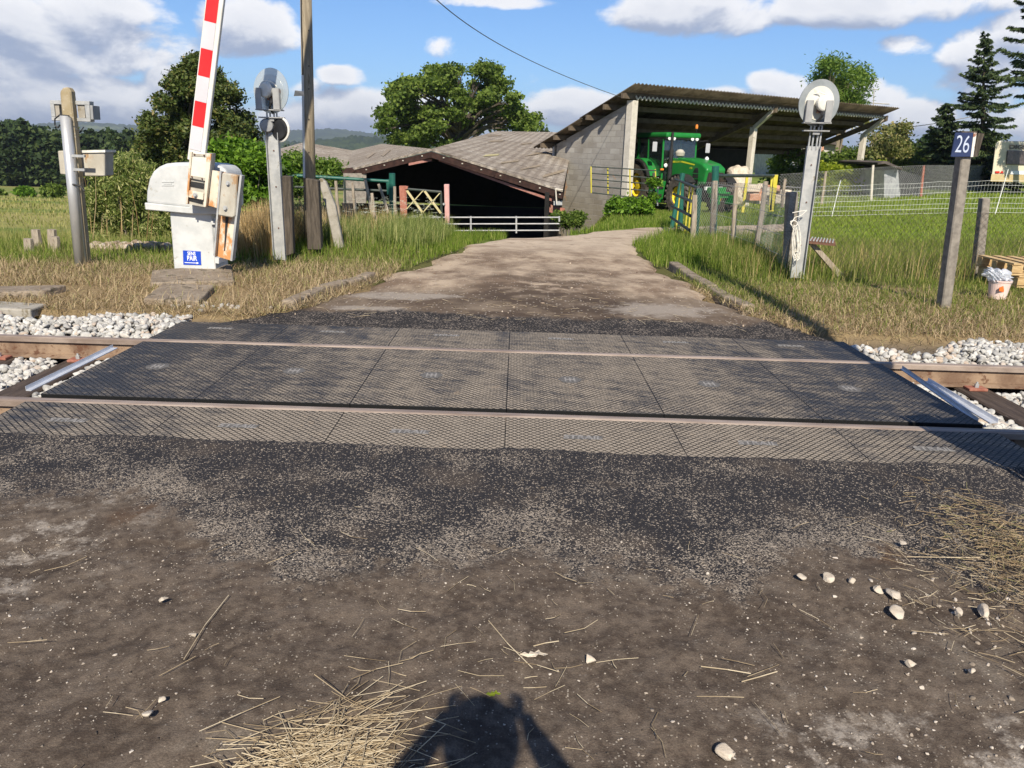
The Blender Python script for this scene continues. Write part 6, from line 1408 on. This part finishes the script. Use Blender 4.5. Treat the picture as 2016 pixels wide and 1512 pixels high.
# ------------------------------------------------------------------ grass, hay and straw
def blades(name, x, y, h, wdt, mat, seed, lean=.35, flat=0.0, z=None, lab='', curl=.5, kind='stuff'):
    r = np.random.default_rng(seed); n_ = len(x); zz = hgt(x, y)-.01 if z is None else z
    a = r.uniform(0, 6.283, n_); ln = np.abs(r.normal(lean, .22, n_)); h = h*r.uniform(.55, 1.25, n_)
    if flat: ln = np.where(r.random(n_) < flat, r.uniform(1.25, 1.54, n_), ln)
    dx_, dy_ = np.cos(a), np.sin(a); b = np.stack([x, y, zz], 1)
    sd_ = np.stack([-dy_, dx_, 0*a], 1)*(wdt*r.uniform(.6, 1.3, n_))[:, None]*.5
    k = r.uniform(-.6, .6, n_); sd_ = np.stack([sd_[:, 0]*np.cos(k)-sd_[:, 1]*np.sin(k), sd_[:, 0]*np.sin(k)+sd_[:, 1]*np.cos(k), 0*k], 1)
    l1 = ln*.7; m_ = b+np.stack([dx_*np.sin(l1), dy_*np.sin(l1), np.cos(l1)], 1)*(h*.55)[:, None]
    l2 = np.minimum(ln*(1+curl), 1.6); e = m_+np.stack([dx_*np.sin(l2), dy_*np.sin(l2), np.cos(l2)], 1)*(h*.5)[:, None]
    V = np.stack([b-sd_, b+sd_, m_+sd_*.75, m_-sd_*.75, e+sd_*.12, e-sd_*.12], 1).reshape(-1, 3); i = np.arange(n_)[:, None]*6
    Q = np.concatenate([i+np.array([[0, 1, 2, 3]]), i+np.array([[3, 2, 4, 5]])], 0)
    return np_mesh(name, V, Q, mat, kind=kind, label=lab)
def region(n_, x0, x1, y0, y1, seed, keep=None, dens=None):
    r = np.random.default_rng(seed); x = r.uniform(x0, x1, n_); y = r.uniform(y0, y1, n_); k = np.ones(n_, bool)
    if keep is not None: k &= keep(x, y)
    if dens is not None: k &= r.random(n_) < dens(x, y)
    return x[k], y[k]
FR = lambda x, y, m_=.04: np.abs(x) < y*.74+.7 + m_                # the part of the ground the photo can see (and a margin)
offroad = lambda x, y, e=0.0: (x < road_l(y)-e) | (x > road_r(y)+e)
cl = lambda x, y, s, sd: np.clip(.5+.9*snoise(x, y, s, sd), 0, 1)
def slabfree(x, y): 
    k = np.ones_like(x, bool)
    for x0, x1, y0, y1 in ((-3.55, -2.75, 7.2, 8.1), (-4.3, -3.3, 8.2, 9.6), (-5.2, -4.2, 7.5, 8.1)): k &= ~((x > x0) & (x < x1) & (y > y0) & (y < y1) & (np.sin(x*37+y*51) > -.75))
    return k
# cut hay on both verges
x, y = region(66000, -9, -1.5, 6.5, 10.6, 1, lambda x, y: FR(x, y) & offroad(x, y, -.12) & slabfree(x, y) & (y > 6.62+.10*np.sin(x*1.7)), lambda x, y: np.clip(1.15-.25*(y-8.2), .25, 1)*(.35+.65*cl(x, y, 1.6, 31)))
blades('cut_hay', x, y, .12+.05*cl(x, y, 2, 3), .0055, 'hay', 1, lean=.8, flat=.72, lab='dry cut grass lying on the left verge')
x, y = region(60000, 1.9, 10, 6.45, 9.6, 2, lambda x, y: FR(x, y) & offroad(x, y, -.1) & (y > 6.5+.1*np.sin(x*2)), lambda x, y: np.clip(1.0-.45*(y-7.2), .08, 1)*(.35+.65*cl(x, y, 1.6, 32)))
blades('cut_hay', x, y, .11+.05*cl(x, y, 2, 4), .0055, 'hay', 2, lean=.9, flat=.75, lab='dry cut grass lying on the right verge')
x, y = region(46000, 1.9, 10, 6.6, 10.2, 3, lambda x, y: FR(x, y) & offroad(x, y, .0), lambda x, y: np.clip(.2+.5*(y-6.9), .05, 1)*(.25+.75*cl(x, y, 1.9, 33)))
blades('verge_grass', x, y, .10, .007, 'grass_field', 3, lean=.55, flat=.35, lab='short mixed grass on the right verge')
x, y = region(34000, -9, -1.5, 7.6, 11.5, 4, lambda x, y: FR(x, y) & offroad(x, y, .0) & slabfree(x, y), lambda x, y: np.clip(.1+.45*(y-8.3), .04, 1)*(.2+.8*cl(x, y, 1.9, 34)))
blades('verge_grass', x, y, .10, .006, 'hay_green', 4, lean=.5, flat=.25, lab='short pale green grass on the left verge')
# green bank left of the road and the green fringe along it
x, y = region(64000, -4.2, .6, 9.4, 17.5, 5, lambda x, y: offroad(x, y, -.03) & (x < -.2), lambda x, y: sm(y, 9.6, 11.2)*(.35+.65*cl(x, y, 2.1, 35)))
blades('bank_grass', x, y, .10+.11*cl(x, y, 1.2, 5), .008, 'grass_green', 5, lean=.35, lab='bright green tufted grass on the bank left of the road')
x, y = region(15000, -9.5, -3.6, 9.6, 12.6, 6, lambda x, y: FR(x, y), lambda x, y: .35+.65*cl(x, y, 1.5, 36))
blades('verge_grass', x, y, .14, .008, 'grass_green', 6, lean=.4, lab='green grass around the foot of the left light post')
# tall dry stalks and weeds by the left fence
x, y = region(3600, -4.6, -2.1, 11.4, 15.6, 7, None, lambda x, y: .25+.75*cl(x, y, 1.5, 37))
blades('tall_dry_grass', x, y, .40, .006, 'dry_stalk', 7, lean=.16, curl=.8, lab='tall dry grass along the left fence')
x, y = region(2600, -4.1, -3.2, 10.4, 12.2, 8)
blades('tall_dry_grass', x, y, .55, .008, 'dry_stalk', 8, lean=.14, curl=.6, lab='tall orange dry grass behind the barrier machine')
x, y = region(7000, -3.0, -1.2, 11.4, 15.4, 9, lambda x, y: offroad(x, y, .25))
blades('tall_weeds', x, y, .32, .008, 'leaf_shrub', 9, lean=.2, curl=.8, lab='tall green weeds with white flowers by the left fence')
x, y = region(420, -2.8, -1.3, 12.2, 14.6, 10, lambda x, y: offroad(x, y, .35)); r = np.random.default_rng(3); C = []
for a_, b_ in zip(x[:130], y[:130]):
    z0_ = H(a_, b_)+r.uniform(.38, .62)
    for _ in range(9): C.append((a_+r.normal()*.022, b_+r.normal()*.022, z0_+r.normal()*.005))
C = np.array(C); s_ = .008; V = np.stack([C+np.array(q)*s_ for q in ((-1, -1, 0), (1, -1, .3), (1, 1, 0), (-1, 1, .3))], 1).reshape(-1, 3)
np_mesh('white_flowers', V, np.arange(len(V)).reshape(-1, 4), 'flower', kind='stuff', label='small white umbel flowers in the weeds by the left fence')
x, y = region(9000, -12.5, -5.0, 10.2, 15.5, 11, lambda x, y: FR(x, y))
blades('tall_dry_grass', x, y, .17, .009, 'hay_green', 11, lean=.22, lab='rough pale grass at the edge of the left meadow')
# right bank and the tall grass behind the stake fence
x, y = region(34000, 2.0, 4.6, 9.2, 18.2, 12, lambda x, y: (x > road_r(y)+np.where(y < 11, .16, -.04)) & (x < road_r(y)+2.2), lambda x, y: sm(y, 9.6, 11.4)*(.25+.55*cl(x, y, 2, 38)))
blades('bank_grass', x, y, .11+.14*cl(x, y, 1.3, 6), .009, 'grass_green', 12, lean=.35, lab='tufted green grass at the foot of the open green gate')
x, y = region(90000, 2.7, 13.5, 8.7, 16.5, 13, lambda x, y: (x > road_r(y)+.7) & FR(x, y), lambda x, y: sm(y, 9.0, 11.2)*(.25+.75*cl(x, y, 1.3, 39)))
blades('meadow_grass', x, y, .15+.15*cl(x, y, .9, 7)*sm(y, 9, 10.5), .007, 'grass_field', 13, lean=.3, curl=.7, lab='tall uncut grass behind the mesh fence on the right')
x, y = region(1500, 3.0, 8.8, 9.6, 12.5, 14, lambda x, y: x > road_r(y)+.8, lambda x, y: .2+.8*cl(x, y, 1.1, 40))
blades('tall_dry_grass', x, y, .42, .005, 'dry_stalk', 14, lean=.2, curl=.7, lab='thin dry stalks in the uncut grass on the right')
x, y = region(90000, 3.2, 26, 15.8, 40, 15, lambda x, y: (x > road_r(np.minimum(y, 24))+.6) & (x > y*.22) & FR(x, y), lambda x, y: 1-.75*sm(y, 18, 34))
blades('mown_lawn', x, y, .08+.03*sm(y, 20, 36), .016+.022*sm(y, 18, 34), 'grass_lawn', 15, lean=.4, lab='bright mown grass of the right meadow')
x, y = region(40000, .9, 8, 16, 28, 16, lambda x, y: ((x < road_l(y)-.02)) & (x > np.interp(y, [16, 20, 25, 31], [.9, 1.9, 2.4, 3.2])), None)
blades('bank_grass', x, y, .16, .014, 'grass_green', 16, lean=.35, lab='green grass strip between the yard road and the block wall')
x, y = region(40000, -45, -5, 14, 62, 17, lambda x, y: FR(x, y) & (x < -.16*y-3.4), lambda x, y: 1-.8*sm(y, 20, 55))
blades('pasture_grass', x, y, .11+.06*sm(y, 20, 50), .02+.05*sm(y, 20, 60), 'hay_green', 17, lean=.45, lab='short grass of the sloping left meadow')
# dry grass heap at the right edge of the near road, straw in front
def litter(name, cx_, cy_, sx_, sy_, n_, ln, rad, mat, seed, lab, zt=.03, ang=None, keep=None):
    r = np.random.default_rng(seed); V = []; Fq = []
    px = r.normal(cx_, sx_, n_); py = r.normal(cy_, sy_, n_); dd = np.exp(-((px-cx_)/sx_)**2/2-((py-cy_)/sy_)**2/2)
    for i in range(n_):
        if keep and not keep(px[i], py[i]): continue
        a = r.uniform(0, math.pi) if ang is None else r.normal(ang, .42 if r.random() < .75 else 1.5); l = ln*r.uniform(.25, 1.2); t_ = r.normal(0, .08)
        z = .006+zt*dd[i]*r.random()+.0015; d = Vector((math.cos(a), math.sin(a), t_)); c = Vector((px[i], py[i], z+max(0, abs(t_)*l*.4))); k = Vector((-d.y, d.x, 0)); b_ = r.normal(0, .07)*l
        p = [c-d*l*.5, c+k*b_, c+d*l*.5]; rr_ = rad*r.uniform(.6, 1.3)
        for a_, q in zip(p, p[1:]):
            u = k*rr_; w_ = Vector((0, 0, rr_)); o = len(V); V.extend([a_-u, a_+u, a_+w_, q-u, q+u, q+w_])
            Fq += [(o, o+1, o+4, o+3), (o+1, o+2, o+5, o+4), (o+2, o, o+3, o+5)]
    return np_mesh(name, [tuple(v) for v in V], Fq, mat, kind='stuff', label=lab)
litter('straw_heap', -.46, 1.45, .085, .12, 800, .24, .0014, 'straw', 5, 'pale straw heap lying on the dirt at the bottom edge', .045, ang=.22)
litter('straw_heap', -.38, 1.62, .13, .13, 110, .20, .0013, 'straw', 6, 'loose straws around the straw heap', .02, ang=.5)
litter('straw_litter', 0.1, 2.0, .9, .5, 130, .12, .0011, 'straw', 7, 'single straws scattered over the near dirt', .004, keep=lambda a, b: b > 1.2)
litter('dry_grass_heap', 2.08, 2.55, .15, .32, 1700, .10, .0013, 'hay', 8, 'dry grass heap at the right edge of the near road', .09, keep=lambda a, b: a > 1.55 and b < 3.5)
litter('dry_grass_heap', 1.95, 2.3, .26, .35, 600, .10, .0012, 'straw', 9, 'bleached grass cuttings spread around the heap at right', .03, keep=lambda a, b: a > 1.35 and b < 3.4)
litter('hay_litter', .2, 7.5, 1.6, .5, 260, .12, .0015, 'straw', 10, 'wisps of hay on the edge of the far road', .002, keep=lambda a, b: 6.7 < b < 9 and abs(a) < 3)
for i, (x0, y0, x1, y1, lb_) in enumerate(((362, 1298, 450, 1172, 'long bent straw lying alone left of the straw heap'), (962, 1222, 1048, 1315, 'long straw lying slanted left of the white stone'), (1050, 1272, 1100, 1262, 'short thick straw stub beside the dry leaf'), (1380, 1312, 1478, 1326, 'straight straw on bare dirt, right of centre'), (1460, 1342, 1530, 1322, 'short straw crossing near the straight one'), (1785, 1096, 1930, 1098, 'thin straw on the asphalt fringe beside the dry grass heap'))):
    a_, b_ = G(x0, y0, .008), G(x1, y1, .008); md = a_.lerp(b_, .5)+Vector((random.uniform(-.008, .008), random.uniform(-.008, .008), .004)); part('loose_straw', MB().path([a_, md, b_], .0016, 5), 'straw', label=lb_, cat='straw', group='single straws on the near dirt')
g = G(1052, 1288, .006); pts = [(-.045, -.008), (-.03, .010), (-.018, .004), (-.012, .018), (0, .006), (.014, .016), (.02, .002), (.042, .004), (.03, -.008), (.012, -.004), (.004, -.014), (-.02, -.010)]
part('dry_leaf', MB().prism([g+Vector((a, b, .004*math.sin(a*90))) for a, b in pts], (0, 0, .002)), 'bale', label='curled tan oak leaf beside the white stone', cat='leaf')
g = G(972, 1366, .006); part('green_leaf', MB().prism([g+Vector((a*.5, b*.7, .003*math.sin(a*90))) for a, b in pts], (0, 0, .002)), 'leaf_yellow', label='small bright green leaf above the photographer shadow', cat='leaf')
# ------------------------------------------------------------------ photographer (only the shadow is in the picture)
def skinned(name, chain_, mat, parent, lv=2, root=0):
    """chain_: list of (position, radius, parent index)"""
    me = bpy.data.meshes.new(name); me.from_pydata([c[0] for c in chain_], [(c[2], i) for i, c in enumerate(chain_) if c[2] is not None], [])
    me.materials.append(MATS[mat]); o = bpy.data.objects.new(name, me); COL.objects.link(o)
    if parent: o.parent = parent
    o.modifiers.new('skin', 'SKIN').use_smooth_shade = True
    for i, c in enumerate(chain_):
        s = me.skin_vertices[0].data[i]; s.radius = c[1] if isinstance(c[1], tuple) else (c[1], c[1]); s.use_root = (i == root)
    sb = o.modifiers.new('sub', 'SUBSURF'); sb.levels = lv; sb.render_levels = lv; return o
py0 = -.40
t = thing('person', (0, py0, 0), 'person standing with elbows out, holding a phone before the face with both hands', 'person', sc=1.03); t.scale = (1.22, 1.03, 1.05)
ch = [((0, 0, .96), (.15, .11), None), ((0, .01, 1.14), (.135, .10), 0), ((0, 0, 1.32), (.17, .11), 1), ((0, .0, 1.42), (.085, .075), 2), ((0, .02, 1.49), (.052, .052), 3), ((0, .03, 1.56), (.072, .085), 4), ((0, .025, 1.64), (.072, .09), 5), ((0, .02, 1.70), (.05, .065), 6)]
def add(p, r_, q): ch.append((p, r_, q)); return len(ch)-1
for s in (-1, 1):
    a = add((s*.10, 0, .88), .092, 0); a = add((s*.11, .01, .50), .062, a); a = add((s*.11, 0, .30), .056, a); a = add((s*.12, -.01, .09), .040, a); a = add((s*.13, .12, .035), (.040, .028), a)
    a = add((s*.17, 0, 1.39), .066, 2); a = add((s*.275, .09, 1.16), .050, a); a = add((s*.20, .22, 1.26), .042, a); a = add((s*.115, .335, 1.36), .030, a); a = add((s*.098, .355, 1.385), (.030, .018), a); a = add((s*.092, .368, 1.42), (.030, .014), a)
body = skinned('body', ch, 'skin', t)
part('head', MB().lathe((0, .03, 1.50), (0, 0, 1), [(.001, -.01), (.045, 0), (.065, .05), (.075, .10), (.074, .15), (.055, .20), (.001, .225)], 20), 'skin', t, local=True, smooth=True)
part('nose', MB().prism([(-.014, .10, 1.585), (.014, .10, 1.585), (.0, .125, 1.585), (0, .10, 1.63)], (0, 0, .004)), 'skin', t, local=True)
part('eye', MB().lathe((.03, .095, 1.62), (0, 1, 0), [(.012, 0), (.001, .008)], 10), 'sign_white', t, local=True); part('eye', MB().lathe((-.03, .095, 1.62), (0, 1, 0), [(.012, 0), (.001, .008)], 10), 'sign_white', t, local=True)
part('mouth', MB().box((0, .098, 1.555), (.045, .006, .008)), 'red_post', t, local=True)
part('hair', MB().lathe((0, .01, 1.60), (0, -.15, 1), [(.080, -.03), (.088, .03), (.084, .08), (.058, .125), (.001, .145)], 20), 'hair_brown', t, local=True, smooth=True)
part('ear', MB().box((.078, .02, 1.60), (.012, .03, .05)).box((-.078, .02, 1.60), (.012, .03, .05)), 'skin', t, local=True, bevel=.005)
ch2 = [((0, 0, .93), (.165, .125), None), ((0, .01, 1.14), (.15, .115), 0), ((0, 0, 1.32), (.185, .125), 1), ((0, 0, 1.43), (.10, .09), 2)]
for s in (-1, 1): ch2.append(((s*.18, 0, 1.39), .076, 2)); ch2.append(((s*.275, .09, 1.16), .066, len(ch2)-1)); ch2.append(((s*.20, .22, 1.26), .055, len(ch2)-1))
skinned('shirt', ch2, 'cloth_blue', t)
ch3 = [((0, 0, .95), (.165, .12), None)]
for s in (-1, 1): ch3.append(((s*.10, 0, .84), .108, 0)); ch3.append(((s*.11, .01, .50), .080, len(ch3)-1)); ch3.append(((s*.12, 0, .10), .066, len(ch3)-1))
skinned('trousers', ch3, 'cloth_grey', t)
for s in (-1, 1):
    part('shoe', MB().box((s*.13, .06, .04), (.10, .29, .08)), 'tractor_black', t, local=True, bevel=.03, seg=3)
    for k in range(4):       # fingers along the phone's back edge, thumb in front
        z0_ = 1.460-.020*k; f = [((s*.088, .372, z0_-.02), .008, None), ((s*.078, .392, z0_-.012), .0078, 0), ((s*.066, .394, z0_-.008), .007, 1), ((s*(.052-.004*(k == 3)), .391, z0_-.008), .006, 2)]
        skinned('finger', f, 'skin', t, 1)
    skinned('thumb', [((s*.090, .365, 1.398), .011, None), ((s*.080, .358, 1.412), .0095, 0), ((s*.066, .358, 1.424), .008, 1), ((s*.054, .360, 1.430), .007, 2)], 'skin', t, 1)
pc = Vector((.0, -.028, 1.470)); M_ = mw.to_3x3()
part('phone', MB().box(pc, (.148, .072, .008), rot=M_), 'tractor_black', label='dark smartphone held up sideways by the photographer', cat='phone', bevel=.003)
# ------------------------------------------------------------------ haze
m, n = newmat('haze'); v = n.n('ShaderNodeVolumePrincipled'); v.inputs['Color'].default_value = (.78, .86, 1, 1); v.inputs['Density'].default_value = .00019; v.inputs['Anisotropy'].default_value = .2
n.n('ShaderNodeOutputMaterial', Volume=v.outputs[0])
part('haze', MB().box((0, 0, -40), (16000, 16000, 340)), 'haze', kind='stuff', label='thin pale blue air haze over the far hills')
